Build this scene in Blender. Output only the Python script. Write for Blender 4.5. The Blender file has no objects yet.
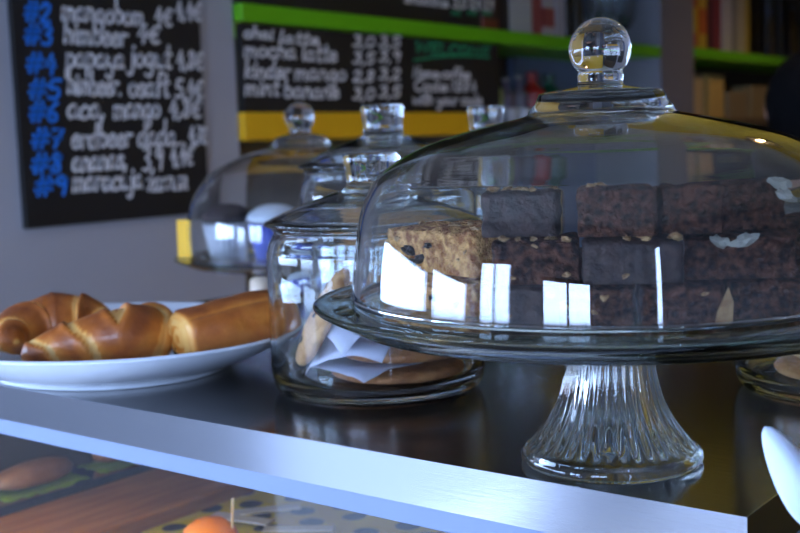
import bpy, bmesh, math, random
from mathutils import Vector, Matrix, noise
random.seed(7)
D = bpy.data
COL = bpy.context.scene.collection
SC = bpy.context.scene

# ------------------------------------------------------------------ camera
# world frame: counter top is z = 0, its front edge runs along -X, its near corner is the origin
FPX = 1140.6
CP = Vector((0.18252, -0.47518, 0.16891))
CF = Vector((-0.61230722, 0.78341918, -0.10646243))
CR = Vector((0.78971772, 0.61246928, -0.03503283))
CU = Vector((-0.03775958, 0.10552612, 0.99369938))
cd = D.cameras.new('camera'); cam = D.objects.new('camera', cd); COL.objects.link(cam)
cam.matrix_world = Matrix(((CR.x, CU.x, -CF.x, CP.x), (CR.y, CU.y, -CF.y, CP.y), (CR.z, CU.z, -CF.z, CP.z), (0, 0, 0, 1)))
cd.sensor_width = 36; cd.lens = FPX * 36 / 800; cd.clip_start = 0.02; cd.clip_end = 60
cd.dof.use_dof = True; cd.dof.focus_distance = 0.575; cd.dof.aperture_fstop = 12.5
SC.camera = cam
SC.view_settings.view_transform = 'Standard'; SC.view_settings.look = 'None'
SC.view_settings.gamma = 1; SC.view_settings.use_curve_mapping = False
SC.view_settings.exposure = 0.12
SC.cycles.max_bounces = 20; SC.cycles.transmission_bounces = 20; SC.cycles.glossy_bounces = 8
SC.cycles.diffuse_bounces = 4; SC.cycles.transparent_max_bounces = 16
SC.cycles.blur_glossy = 0.4; SC.cycles.sample_clamp_indirect = 12

# ------------------------------------------------------------------ world: overcast street daylight
SKY = 34.0
w = D.worlds.new('world'); SC.world = w; w.use_nodes = True
nt = w.node_tree; bg = nt.nodes['Background']
tc = nt.nodes.new('ShaderNodeTexCoord'); sp = nt.nodes.new('ShaderNodeSeparateXYZ'); rp = nt.nodes.new('ShaderNodeValToRGB')
nt.links.new(tc.outputs['Generated'], sp.inputs[0])
mr = nt.nodes.new('ShaderNodeMapRange'); mr.inputs['From Min'].default_value = -0.5; mr.inputs['From Max'].default_value = 0.5
nt.links.new(sp.outputs['Z'], mr.inputs['Value']); nt.links.new(mr.outputs[0], rp.inputs[0]); nt.links.new(rp.outputs[0], bg.inputs['Color'])
e = rp.color_ramp.elements; e[0].position = 0.40; e[0].color = (0.040, 0.056, 0.095, 1); e[1].position = 0.52; e[1].color = (0.47, 0.65, 1.0, 1)
bg.inputs['Strength'].default_value = SKY

# ------------------------------------------------------------------ pixel helpers (800 x 533 photograph)
def ray(px, py): return CF + CR * ((px - 400) / FPX) - CU * ((py - 266.5) / FPX)
def onz(px, py, z): d = ray(px, py); return CP + d * ((z - CP.z) / d.z)
def onx(px, py, x): d = ray(px, py); return CP + d * ((x - CP.x) / d.x)
def atd(px, py, dep): return CP + ray(px, py) * dep
HU = Vector((0.7902, 0.6128, 0)).normalized()      # to the right of the view, level
HV = Vector((-0.61581, 0.78790, 0)).normalized()   # away from the camera, level

# ------------------------------------------------------------------ materials
MATS = {}
def mat(name, col=(.5, .5, .5), rough=.5, metal=0, bump=0, bscale=40, col2=None, cscale=20, spec=.5, emit=None, estr=0, sss=0, detail=4, stretch=None, coat=0):
    if name in MATS: return MATS[name]
    m = D.materials.new(name); m.use_nodes = True; n = m.node_tree; b = n.nodes['Principled BSDF']
    b.inputs['Base Color'].default_value = (*col, 1); b.inputs['Roughness'].default_value = rough; b.inputs['Metallic'].default_value = metal
    b.inputs['Specular IOR Level'].default_value = spec; b.inputs['Coat Weight'].default_value = coat
    if sss: b.inputs['Subsurface Weight'].default_value = sss; b.inputs['Subsurface Scale'].default_value = .01
    if emit: b.inputs['Emission Color'].default_value = (*emit, 1); b.inputs['Emission Strength'].default_value = estr
    t = n.nodes.new('ShaderNodeTexCoord'); src = t.outputs['Object']
    if stretch:
        mp = n.nodes.new('ShaderNodeMapping'); mp.inputs['Scale'].default_value = stretch; n.links.new(src, mp.inputs[0]); src = mp.outputs[0]
    if col2:
        x = n.nodes.new('ShaderNodeTexNoise'); x.inputs['Scale'].default_value = cscale; x.inputs['Detail'].default_value = detail; n.links.new(src, x.inputs['Vector'])
        r = n.nodes.new('ShaderNodeValToRGB'); r.color_ramp.elements[0].position = .38; r.color_ramp.elements[1].position = .64
        r.color_ramp.elements[0].color = (*col, 1); r.color_ramp.elements[1].color = (*col2, 1)
        n.links.new(x.outputs['Fac'], r.inputs[0]); n.links.new(r.outputs[0], b.inputs['Base Color'])
    if bump:
        x = n.nodes.new('ShaderNodeTexNoise'); x.inputs['Scale'].default_value = bscale; x.inputs['Detail'].default_value = 5; n.links.new(src, x.inputs['Vector'])
        bp = n.nodes.new('ShaderNodeBump'); bp.inputs['Strength'].default_value = bump; bp.inputs['Distance'].default_value = .004
        n.links.new(x.outputs['Fac'], bp.inputs['Height']); n.links.new(bp.outputs[0], b.inputs['Normal'])
    MATS[name] = m; return m
def glass(name, col=(1, 1, 1), ior=1.48, rough=0, wave=0):
    if name in MATS: return MATS[name]
    m = D.materials.new(name); m.use_nodes = True; n = m.node_tree; n.nodes.remove(n.nodes['Principled BSDF'])
    g = n.nodes.new('ShaderNodeBsdfGlass'); g.inputs['Color'].default_value = (*col, 1); g.inputs['IOR'].default_value = ior; g.inputs['Roughness'].default_value = rough
    n.links.new(g.outputs[0], n.nodes['Material Output'].inputs[0])
    if wave:
        t = n.nodes.new('ShaderNodeTexCoord'); x = n.nodes.new('ShaderNodeTexNoise'); x.inputs['Scale'].default_value = 22; x.inputs['Detail'].default_value = 1
        bp = n.nodes.new('ShaderNodeBump'); bp.inputs['Strength'].default_value = wave; bp.inputs['Distance'].default_value = .003
        n.links.new(t.outputs['Object'], x.inputs['Vector']); n.links.new(x.outputs['Fac'], bp.inputs['Height']); n.links.new(bp.outputs[0], g.inputs['Normal'])
    MATS[name] = m; return m
def vcmat(name, ramp, rough=.45, bump=.3, bscale=120, nz=.35, nscale=60, coat=0):
    """colour from the 'bake' attribute (how dark the crust is) plus noise"""
    m = D.materials.new(name); m.use_nodes = True; n = m.node_tree; b = n.nodes['Principled BSDF']; b.inputs['Roughness'].default_value = rough; b.inputs['Coat Weight'].default_value = coat
    a = n.nodes.new('ShaderNodeAttribute'); a.attribute_name = 'bake'
    t = n.nodes.new('ShaderNodeTexCoord'); x = n.nodes.new('ShaderNodeTexNoise'); x.inputs['Scale'].default_value = nscale; x.inputs['Detail'].default_value = 5
    n.links.new(t.outputs['Object'], x.inputs['Vector'])
    mm = n.nodes.new('ShaderNodeMath'); mm.operation = 'MULTIPLY_ADD'; mm.inputs[1].default_value = nz; n.links.new(x.outputs['Fac'], mm.inputs[0]); n.links.new(a.outputs['Fac'], mm.inputs[2])
    r = n.nodes.new('ShaderNodeValToRGB'); el = r.color_ramp.elements
    while len(el) < len(ramp): el.new(.5)
    for q, (p, c) in zip(el, ramp): q.position = p; q.color = (*c, 1)
    n.links.new(mm.outputs[0], r.inputs[0]); n.links.new(r.outputs[0], b.inputs['Base Color'])
    bp = n.nodes.new('ShaderNodeBump'); bp.inputs['Strength'].default_value = bump; bp.inputs['Distance'].default_value = .002
    x2 = n.nodes.new('ShaderNodeTexNoise'); x2.inputs['Scale'].default_value = bscale; n.links.new(t.outputs['Object'], x2.inputs['Vector'])
    n.links.new(x2.outputs['Fac'], bp.inputs['Height']); n.links.new(bp.outputs[0], b.inputs['Normal'])
    return m

# ------------------------------------------------------------------ object helpers
def link(name, me, m=None, parent=None, smooth=False, loc=None):
    o = D.objects.new(name, me); COL.objects.link(o)
    if m: me.materials.append(m)
    if smooth:
        for p in me.polygons: p.use_smooth = True
    if parent: o.parent = parent
    if loc is not None: o.location = loc
    return o
def tag(o, label, cat, group=None):
    o['label'] = label; o['category'] = cat
    if group: o['group'] = group
    return o
def struct(o): o['kind'] = 'structure'; return o
def thing(name, loc, label, cat, group=None, rz=0):
    o = D.objects.new(name, None); COL.objects.link(o); o.location = loc; o.rotation_euler = (0, 0, rz); o.empty_display_size = .02
    return tag(o, label, cat, group)
def copy_tree(o, parent=None):
    c = o.copy(); COL.objects.link(c)
    if parent: c.parent = parent
    for ch in list(o.children): copy_tree(ch, c)
    return c
def box_me(name, x0, x1, y0, y1, z0, z1, bev=0, seg=2):
    bm = bmesh.new(); bmesh.ops.create_cube(bm, size=1)
    for v in bm.verts: v.co = Vector(((x0 + x1) / 2 + v.co.x * (x1 - x0), (y0 + y1) / 2 + v.co.y * (y1 - y0), (z0 + z1) / 2 + v.co.z * (z1 - z0)))
    if bev: bmesh.ops.bevel(bm, geom=bm.edges[:], offset=bev, segments=seg, affect='EDGES', profile=.5)
    me = D.meshes.new(name); bm.to_mesh(me); bm.free(); return me
def box(name, x0, x1, y0, y1, z0, z1, m, parent=None, bev=0, smooth=False): return link(name, box_me(name, x0, x1, y0, y1, z0, z1, bev), m, parent, smooth)
def lathe_me(name, prof, n=96, closed=True, sx=1, sy=1, mod=None):
    """prof: (r, z) points; r = 0 makes a pole. closed joins last to first."""
    bm = bmesh.new(); rings = []
    for k, (r, z) in enumerate(prof):
        if r <= 1e-7: rings.append([bm.verts.new((0, 0, z))])
        else:
            rg = []
            for i in range(n):
                a = 2 * math.pi * i / n; rr = r + (mod(k, a) if mod else 0)
                rg.append(bm.verts.new((rr * math.cos(a) * sx, rr * math.sin(a) * sy, z)))
            rings.append(rg)
    prs = list(zip(rings, rings[1:])) + ([(rings[-1], rings[0])] if closed and len(rings[0]) > 1 and len(rings[-1]) > 1 else [])
    for A, B in prs:
        if len(A) == 1 and len(B) == 1: continue
        for i in range(n):
            j = (i + 1) % n
            if len(A) == 1: bm.faces.new((A[0], B[j], B[i]))
            elif len(B) == 1: bm.faces.new((A[i], A[j], B[0]))
            else: bm.faces.new((A[i], A[j], B[j], B[i]))
    bmesh.ops.recalc_face_normals(bm, faces=bm.faces[:])
    me = D.meshes.new(name); bm.to_mesh(me); bm.free(); return me
def smooth_prof(pts, n=6):
    """Catmull-Rom through (r, z) points"""
    out = []
    for i in range(len(pts) - 1):
        p0 = pts[max(i - 1, 0)]; p1 = pts[i]; p2 = pts[i + 1]; p3 = pts[min(i + 2, len(pts) - 1)]
        for k in range(n):
            t = k / n
            out.append(tuple(.5 * ((2 * p1[c]) + (-p0[c] + p2[c]) * t + (2 * p0[c] - 5 * p1[c] + 4 * p2[c] - p3[c]) * t * t + (-p0[c] + 3 * p1[c] - 3 * p2[c] + p3[c]) * t ** 3) for c in range(len(p1))))
    out.append(tuple(pts[-1])); return [(max(q[0], 0), *q[1:]) for q in out] if len(pts[0]) == 2 else out
def tube_me(name, pts, rads, n=10):
    bm = bmesh.new(); rings = []; pts = [Vector(p) for p in pts]
    for i, p in enumerate(pts):
        t = (pts[min(i + 1, len(pts) - 1)] - pts[max(i - 1, 0)]).normalized()
        a = t.cross(Vector((0, 0, 1)) if abs(t.z) < .9 else Vector((1, 0, 0))).normalized(); b = t.cross(a)
        r = rads[i] if isinstance(rads, (list, tuple)) else rads
        rings.append([bm.verts.new(p + (a * math.cos(2 * math.pi * k / n) + b * math.sin(2 * math.pi * k / n)) * r) for k in range(n)])
    for A, B in zip(rings, rings[1:]):
        for k in range(n): bm.faces.new((A[k], A[(k + 1) % n], B[(k + 1) % n], B[k]))
    bm.faces.new(rings[0]); bm.faces.new(rings[-1]); bmesh.ops.recalc_face_normals(bm, faces=bm.faces[:])
    me = D.meshes.new(name); bm.to_mesh(me); bm.free(); return me
# hand lettering: pen strokes per letter, unit = ascender height, x-height .5
GL = {
'a': (.66, [[(.5,.42),(.3,.5),(.08,.35),(.06,.12),(.22,0),(.42,.12),(.5,.45),(.5,.12),(.62,0)]]), 'b': (.62, [[(.1,1),(.1,.03)],[(.1,.3),(.3,.5),(.52,.35),(.5,.1),(.3,0),(.1,.06)]]),
'c': (.58, [[(.5,.4),(.3,.5),(.08,.32),(.12,.05),(.34,0),(.54,.1)]]), 'd': (.68, [[(.5,.4),(.3,.5),(.08,.3),(.13,.04),(.32,0),(.5,.16)],[(.53,1),(.5,.1),(.62,0)]]),
'e': (.60, [[(.08,.24),(.47,.29),(.42,.46),(.25,.5),(.07,.3),(.12,.05),(.32,0),(.54,.1)]]), 'f': (.50, [[(.5,.92),(.36,1),(.24,.85),(.22,0)],[(.05,.5),(.44,.5)]]),
'g': (.64, [[(.5,.45),(.28,.5),(.08,.3),(.2,.03),(.42,.12),(.5,.45),(.5,-.2),(.34,-.4),(.1,-.32)]]), 'h': (.62, [[(.12,1),(.1,0)],[(.1,.28),(.3,.5),(.46,.38),(.48,0)]]),
'i': (.28, [[(.12,.5),(.12,.08),(.22,0)],[(.14,.7),(.15,.76)]]), 'j': (.34, [[(.22,.5),(.22,-.2),(.08,-.38),(-.06,-.3)],[(.23,.7),(.24,.76)]]),
'k': (.58, [[(.1,1),(.1,0)],[(.46,.52),(.12,.22),(.5,0)]]), 'l': (.30, [[(.14,1),(.12,.1),(.24,0)]]),
'm': (.86, [[(.08,.5),(.08,0)],[(.08,.28),(.25,.5),(.36,.38),(.36,0)],[(.36,.28),(.54,.5),(.67,.38),(.68,.06),(.78,0)]]), 'n': (.62, [[(.08,.5),(.08,0)],[(.08,.28),(.28,.5),(.44,.38),(.45,.06),(.56,0)]]),
'o': (.60, [[(.3,.5),(.08,.34),(.1,.08),(.3,0),(.5,.12),(.5,.38),(.3,.5),(.22,.48)]]), 'p': (.62, [[(.1,.5),(.1,-.42)],[(.1,.34),(.3,.5),(.53,.35),(.48,.08),(.28,0),(.1,.1)]]),
'r': (.46, [[(.08,.5),(.08,0)],[(.08,.26),(.22,.46),(.44,.46)]]), 's': (.50, [[(.44,.42),(.28,.5),(.1,.4),(.2,.27),(.4,.2),(.42,.06),(.24,0),(.06,.07)]]),
't': (.46, [[(.22,.9),(.2,.1),(.32,0),(.42,.05)],[(.04,.58),(.42,.58)]]), 'u': (.62, [[(.08,.5),(.08,.15),(.22,0),(.42,.12),(.46,.5),(.46,.1),(.58,0)]]),
'w': (.78, [[(.05,.5),(.18,0),(.36,.42),(.54,0),(.7,.5)]]), 'y': (.60, [[(.08,.5),(.12,.2),(.3,.1),(.48,.22),(.5,.5),(.46,-.25),(.28,-.42),(.08,-.3)]]), 'z': (.54, [[(.06,.48),(.46,.48),(.06,.02),(.5,.02)]]),
'0': (.58, [[(.28,.9),(.07,.6),(.1,.15),(.28,0),(.48,.2),(.48,.7),(.28,.9)]]), '1': (.36, [[(.05,.65),(.22,.9),(.22,0)]]), '2': (.56, [[(.06,.7),(.24,.9),(.46,.72),(.3,.35),(.06,.02),(.5,.02)]]),
'3': (.56, [[(.08,.85),(.32,.9),(.44,.68),(.22,.5),(.46,.34),(.38,.04),(.06,.06)]]), '4': (.58, [[(.3,.9),(.06,.32),(.5,.34)],[(.4,.62),(.36,-.05)]]), '5': (.56, [[(.48,.9),(.14,.88),(.1,.5),(.36,.52),(.48,.25),(.3,0),(.06,.06)]]),
'6': (.56, [[(.42,.9),(.14,.55),(.1,.15),(.28,0),(.46,.16),(.36,.4),(.12,.3)]]), '7': (.54, [[(.06,.88),(.5,.9),(.2,0)],[(.16,.45),(.42,.47)]]), '8': (.56, [[(.42,.8),(.22,.9),(.12,.7),(.42,.3),(.3,0),(.08,.15),(.4,.62),(.42,.8)]]), '9': (.56, [[(.46,.72),(.24,.9),(.08,.66),(.26,.48),(.46,.72),(.4,0)]]),
'\u20ac': (.66, [[(.56,.8),(.34,.88),(.16,.6),(.18,.2),(.36,0),(.58,.08)],[(.02,.54),(.44,.54)],[(.02,.36),(.4,.36)]]), ',': (.26, [[(.14,.08),(.06,-.14)]]), '.': (.24, [[(.1,.03),(.13,.05)]]), ':': (.26, [[(.1,.06),(.13,.08)],[(.1,.4),(.13,.42)]]), '-': (.46, [[(.06,.3),(.4,.3)]]),
'#': (.80, [[(.26,.9),(.16,0)],[(.54,.9),(.44,0)],[(.04,.6),(.72,.62)],[(.02,.28),(.68,.30)]]), ' ': (.36, []),
'W': (.9, [[(.04,.9),(.2,0),(.42,.7),(.62,0),(.82,.9)]]), 'E': (.6, [[(.5,.9),(.08,.9),(.08,0),(.52,0)],[(.08,.46),(.44,.46)]]), 'L': (.54, [[(.08,.9),(.08,0),(.5,0)]]), 'C': (.64, [[(.56,.78),(.32,.9),(.08,.5),(.2,.06),(.4,0),(.58,.1)]]), 'O': (.7, [[(.34,.9),(.06,.5),(.32,0),(.62,.42),(.34,.9)]]),
'M': (.84, [[(.06,0),(.12,.9),(.4,.3),(.68,.9),(.74,0)]]), 'N': (.7, [[(.06,0),(.08,.9),(.54,0),(.58,.9)]])}
def text_me(body, width, height, pen=.0058, slant=.16):
    """flat chalk ribbons, fitted to width (m) and ascender height (m)"""
    tot = sum(GL[c][0] for c in body); sx = width / tot; bm = bmesh.new(); x = 0; rd = random.Random(hash(len(body)) + len(body) * 31 + ord(body[0]))
    straight = set('kwzWELMN#714')
    for ch in body:
        adv, st = GL[ch]; jy = (rd.random() - .5) * .07
        for pts in st:
            q = [((x + a + slant * b) * sx, (b + jy) * height) for a, b in pts]
            if len(q) > 2 and ch not in straight: q = [(u, v) for u, v in smooth_any(q, 4)]
            L = []; R = []
            for i, pnt in enumerate(q):
                a, b = q[max(i - 1, 0)], q[min(i + 1, len(q) - 1)]; dx, dy = b[0] - a[0], b[1] - a[1]; ln = math.hypot(dx, dy) or 1; nx, ny = -dy / ln * pen / 2, dx / ln * pen / 2
                ex = (-dx / ln * pen * .4, -dy / ln * pen * .4) if i == 0 else ((dx / ln * pen * .4, dy / ln * pen * .4) if i == len(q) - 1 else (0, 0))
                L.append(bm.verts.new((pnt[0] + nx + ex[0], pnt[1] + ny + ex[1], 0))); R.append(bm.verts.new((pnt[0] - nx + ex[0], pnt[1] - ny + ex[1], 0)))
            for i in range(len(q) - 1): bm.faces.new((L[i], R[i], R[i + 1], L[i + 1]))
        x += adv
    r = bmesh.ops.extrude_face_region(bm, geom=bm.faces[:])
    for v in r['geom']:
        if isinstance(v, bmesh.types.BMVert): v.co.z += .0005
    bmesh.ops.recalc_face_normals(bm, faces=bm.faces[:])
    me = D.meshes.new('lettering'); bm.to_mesh(me); bm.free(); return me
def smooth_any(pts, n):
    out = []
    for i in range(len(pts) - 1):
        p0 = pts[max(i - 1, 0)]; p1 = pts[i]; p2 = pts[i + 1]; p3 = pts[min(i + 2, len(pts) - 1)]
        for k in range(n):
            t = k / n; out.append(tuple(.5 * ((2 * p1[c]) + (-p0[c] + p2[c]) * t + (2 * p0[c] - 5 * p1[c] + 4 * p2[c] - p3[c]) * t * t + (-p0[c] + 3 * p1[c] - 3 * p2[c] + p3[c]) * t ** 3) for c in (0, 1)))
    return out + [pts[-1]]

# ------------------------------------------------------------------ palette
M_wall = mat('grey_wall_paint', (.44, .445, .50), .75, bump=.08, bscale=90)
M_bluewall = mat('blue_grey_paint', (.17, .23, .38), .7, bump=.05, bscale=60)
M_brownwall = mat('brown_back_wall', (.055, .040, .028), .6, col2=(.085, .062, .04), cscale=6)
M_yellowwall = mat('yellow_wall_paint', (.85, .50, .02), .55, bump=.05, bscale=50)
M_dark = mat('dark_ceiling', (.78, .77, .76), .8)
M_floor = mat('floor_tiles', (.40, .36, .33), .45, col2=(.48, .44, .40), cscale=5)
M_wood = mat('oiled_wood', (.26, .10, .014), .5, col2=(.40, .17, .03), cscale=14, stretch=(8, 1, 8))
M_top = mat('polished_steel_top', (.19, .172, .166), .16, .95, bump=.015, bscale=30, stretch=(1, 10, 1))
M_steel = mat('brushed_steel', (.37, .385, .41), .15, 1, bump=.012, bscale=60, stretch=(.4, 12, 12))
M_rail = mat('pale_painted_rail', (.17, .22, .35), .5)
M_black = mat('chalkboard_black', (.008, .008, .010), .65)
M_chalk = mat('white_chalk', (.86, .86, .90), .9)
M_chalkb = mat('blue_chalk', (.02, .24, .95), .9)
M_chalkg = mat('green_chalk', (.03, .36, .17), .9)
M_green = mat('green_shelf_paint', (.15, .54, .008), .45)
M_yel = mat('yellow_strip_paint', (.92, .50, .012), .5)
M_glass = glass('clear_pressed_glass', (.97, .985, .985), 1.48, wave=.10)
M_jar = glass('clear_jar_glass', (.96, .98, .985), 1.46)
M_plateglass = glass('thick_plate_glass', (.90, .95, .95), 1.48)
M_china = mat('white_china', (.74, .81, .92), .18, coat=.3)
M_plastic = mat('white_plastic', (.66, .75, .92), .35, sss=.1)
M_frame = mat('window_frame_paint', (.14, .13, .13), .5)
M_tree = None

# ------------------------------------------------------------------ room shell
XW, XE, YS, YN, ZF, ZC = -2.0, 3.2, -3.2, 5.8, -1.25, 1.75
XP = -1.715                       # face of the grey pier that carries the menu board
struct(box('floor', XW - .2, XE + .2, YS - .2, YN + .2, ZF - .1, ZF, M_floor))
struct(box('ceiling', XW - .2, XE + .2, YS - .2, YN + .2, ZC, ZC + .1, M_dark))
struct(box('wall_back', XW - .2, XE + .2, YN, YN + .15, ZF, ZC, M_brownwall))

struct(box('wall_bar', XW - .15, XW, 1.372, YN, ZF, ZC, M_brownwall))
def wall_with_holes(name, axis, pos, thick, a0, a1, holes, m):
    """holes: (a0, a1, z0, z1) sorted along a"""
    root = D.objects.new(name, None); COL.objects.link(root); struct(root); pieces = []
    bm = bmesh.new()
    def slab(p0, p1, z0, z1):
        if p1 - p0 < 1e-4 or z1 - z0 < 1e-4: return
        r = bmesh.ops.create_cube(bm, size=1)['verts']
        for v in r:
            A = (p0 + p1) / 2 + v.co.x * (p1 - p0); B = pos + thick * (v.co.y + .5); Z = (z0 + z1) / 2 + v.co.z * (z1 - z0)
            v.co = Vector((A, B, Z)) if axis == 'x' else Vector((B, A, Z))
    cur = a0
    for h0, h1, z0, z1 in holes:
        slab(cur, h0, ZF, ZC); slab(h0, h1, ZF, z0); slab(h0, h1, z1, ZC); cur = h1
    slab(cur, a1, ZF, ZC)
    D.objects.remove(root)
    bmesh.ops.recalc_face_normals(bm, faces=bm.faces[:])
    me = D.meshes.new(name); bm.to_mesh(me); bm.free(); return struct(link(name, me, m))
def window(n, axis, pos, thick, a0, a1, z0, z1, mull):
    fr = .05; mid = pos + thick * .5
    def bar(nm, p0, p1, q0, q1, par):
        return box(nm, p0, p1, mid - .03, mid + .03, q0, q1, M_frame, par) if axis == 'x' else box(nm, mid - .03, mid + .03, p0, p1, q0, q1, M_frame, par)
    root = bar('window_%d' % n, a0, a1, z0, z0 + fr, None); struct(root)
    bar('window_frame', a0, a1, z1 - fr, z1, root); bar('window_frame', a0, a0 + fr, z0 + fr, z1 - fr, root); bar('window_frame', a1 - fr, a1, z0 + fr, z1 - fr, root)
    for mm in mull: bar('mullion', mm - .025, mm + .025, z0 + fr, z1 - fr, root)
    ld = D.lights.new('daylight_portal', 'AREA'); ld.shape = 'RECTANGLE'; ld.cycles.is_portal = True
    lo = D.objects.new('daylight_portal', ld); COL.objects.link(lo)
    ld.size = a1 - a0; ld.size_y = z1 - z0
    c = (a0 + a1) / 2; zc = (z0 + z1) / 2; off = pos + thick * 1.05
    if axis == 'x': lo.location = (c, off, zc); lo.rotation_euler = (math.pi / 2, 0, 0) if thick < 0 else (-math.pi / 2, 0, 0)
    else: lo.location = (off, c, zc); lo.rotation_euler = (math.pi / 2, 0, -math.pi / 2 if thick < 0 else math.pi / 2)
WIN_L = [(-2.90, -1.42, -1.15, .36), (-1.34, -.12, -.05, .30)]
WIN_F = [(-1.66, -.70, -.25, .70), (.05, 1.35, -.35, .55)]
WIN_R = [(-2.95, -2.62, -1.15, 1.2)]
wall_with_holes('wall_left', 'y', XP, -.2, YS - .2, 1.372, WIN_L, M_wall)
wall_with_holes('wall_front', 'x', YS, -.2, XP, XE + .2, WIN_F, M_wall)
wall_with_holes('wall_right', 'y', XE, .2, YS - .2, YN, WIN_R, M_wall)
struct(box('wall_partition', -.50, XE, 3.60, 3.75, ZF, ZC, M_yellowwall))
struct(box('trim_1', -1.66, XE, 2.62, 2.80, .80, ZC, M_yellowwall))
for i, h in enumerate(WIN_R): window(i + 6, 'y', XE, .2, *h, mull=[])
for i, h in enumerate(WIN_L): window(i + 1, 'y', XP, -.2, *h, mull=[])
for i, h in enumerate(WIN_F): window(i + 3, 'x', YS, -.2, *h, mull=[(h[0] + h[1]) / 2])
struct(box('wall_post', XW, -1.69, 3.55, 3.85, ZF, ZC, mat('dark_grey_paint', (.20, .20, .235), .7)))
struct(box('wall_panel', XW, XW + .03, 2.97, 3.55, ZF, ZC, M_bluewall))

# ------------------------------------------------------------------ display counter
SX0, SX1, SY1 = -.79, 0.0, .70
cnt = thing('display_counter', (-.4, .35, ZF), 'steel-topped display counter with brushed steel edge and glass front', 'counter')
def cbox(nm, x0, x1, y0, y1, z0, z1, m, bev=0): 
    o = box(nm, x0, x1, y0, y1, z0, z1, m, None, bev); o.parent = cnt; o.matrix_parent_inverse = Matrix.Translation((.4, -.35, -ZF)); return o
cbox('countertop', SX0, SX1 - .0012, .0012, SY1, -.0245, 0, M_top)
cbox('front_edge', SX0, SX1, 0, .0012, -.0255, .0004, M_steel)
cbox('end_edge', SX1 - .0012, SX1, .0012, SY1, -.0255, .0004, M_steel)
cbox('rail', SX0, SX1 - .002, .003, .022, -.0385, -.0262, M_rail, .0008)
cbox('rail', SX1 - .022, SX1 - .002, .024, SY1, -.0385, -.0262, M_rail, .0008)
pane = cbox('glass_front', SX0 + .02, SX1 - .03, .006, .010, -.62, -.039, glass('case_glass', (.95, .97, .97), 1.45))
cbox('back_panel', SX0, SX1 - .02, SY1 - .02, SY1, -.62, -.0255, mat('case_lining', (.05, .038, .03), .5))
cbox('end_panel', SX0, SX0 + .015, .012, SY1 - .021, -.62, -.0255, MATS['case_lining'])
cbox('end_panel', SX1 - .02, SX1 - .006, .012, SY1 - .021, -.62, -.039, MATS['case_lining'])
SHZ = -.165
cbox('case_shelf', SX0 + .016, SX1 - .021, .013, SY1 - .022, SHZ - .010, SHZ, mat('dark_shelf', (.05, .042, .036), .35))
cbox('base_cabinet', SX0, SX1 - .002, .012, SY1, ZF, -.621, mat('cabinet_laminate', (.08, .07, .07), .5))
cbox('case_lamp', SX0 + .05, SX1 - .06, .024, .036, -.0415, -.0365, mat('case_lamp_tube', (1, .8, .5), .4, emit=(1.0, .68, .24), estr=14))

# ------------------------------------------------------------------ cake stand with dome
SC0 = Vector((-.0941, .0539, 0))
def pedestal_me(h, rb, pts, n=204, fl=34):
    """fluted hollow foot; pts: (r, z) of the outside above the base ring"""
    full = smooth_prof([(rb * .965, .0), (rb * .995, .0016), (rb, .0036), (rb * .985, .0056), (rb * .95, .0068), (rb * .91, .0078)] + pts, 4)
    inn = [(pts[-1][0] * .55, h - .012)] + [(r - .0075, z - .002) for r, z in reversed(pts[:-1])] + [(rb * .86, .0045), (rb * .88, .0)]
    allp = full + [(pts[-1][0] * .3, h), (0, h), (0, h - .010)] + smooth_prof(inn, 3); no = len(full)
    def mod(k, a):
        if k >= no: return 0
        z = allp[k][1]; t = min(max((z - .0076) / .0035, 0), 1)
        return (abs(math.cos(a * fl / 2)) ** .7 - .62) * .0022 * t * (allp[k][0] / rb + .25)
    return lathe_me('pedestal', allp, n, True, mod=mod)
def plate_me(R, zf, zs):
    """glass plate: flat top at zf, pointed outer edge, wedge underside with a lower ring, stem joint at zs"""
    k = R / .1535
    top = [(0, zf - .0004), (.1300 * k, zf - .0004), (.1335 * k, zf), (.1370 * k, zf + .0002), (.1440 * k, zf - .0006), (.1505 * k, zf + .0000), (.1525 * k, zf + .0004)]
    out = smooth_prof([(.1535 * k, zf - .0003), (.1530 * k, zf - .0016), (.1500 * k, zf - .0038), (.1445 * k, zf - .0066), (.1410 * k, zf - .0086), (.1385 * k, zf - .0094), (.1350 * k, zf - .0116)], 3)
    und = [(.1330 * k, zf - .0124), (.1300 * k, zf - .0122), (.1260 * k, zf - .0106), (.08 * k, zf - .0112), (.03 * k, zs), (0, zs)]
    return lathe_me('plate', top + out + und, 144, False)
def knob_prof(zn, r):       # neck then ball, upwards from zn; returns outer points to the pole
    c = zn + .0045 + r * .86; pts = [(r * .74, zn), (r * .72, zn + .002), (r * .74, zn + .0045)]
    for k in range(1, 13):
        a = -math.radians(58) + math.radians(148) * k / 12; pts.append((r * math.cos(a) if k < 12 else 0, c + r * math.sin(a)))
    return pts
stand = thing('cake_stand', SC0, 'clear glass cake stand with fluted pedestal holding the brownies', 'cake stand')
link('pedestal', pedestal_me(.0765, .0472, [(.0345, .0180), (.0278, .0300), (.0242, .0420), (.0226, .0525), (.0222, .0640), (.0235, .0765)]), M_glass, stand, True, (0, 0, .0003))
link('plate', plate_me(.1535, .0888, .0770), M_plateglass, stand, True)
DZ = .0893
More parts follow.
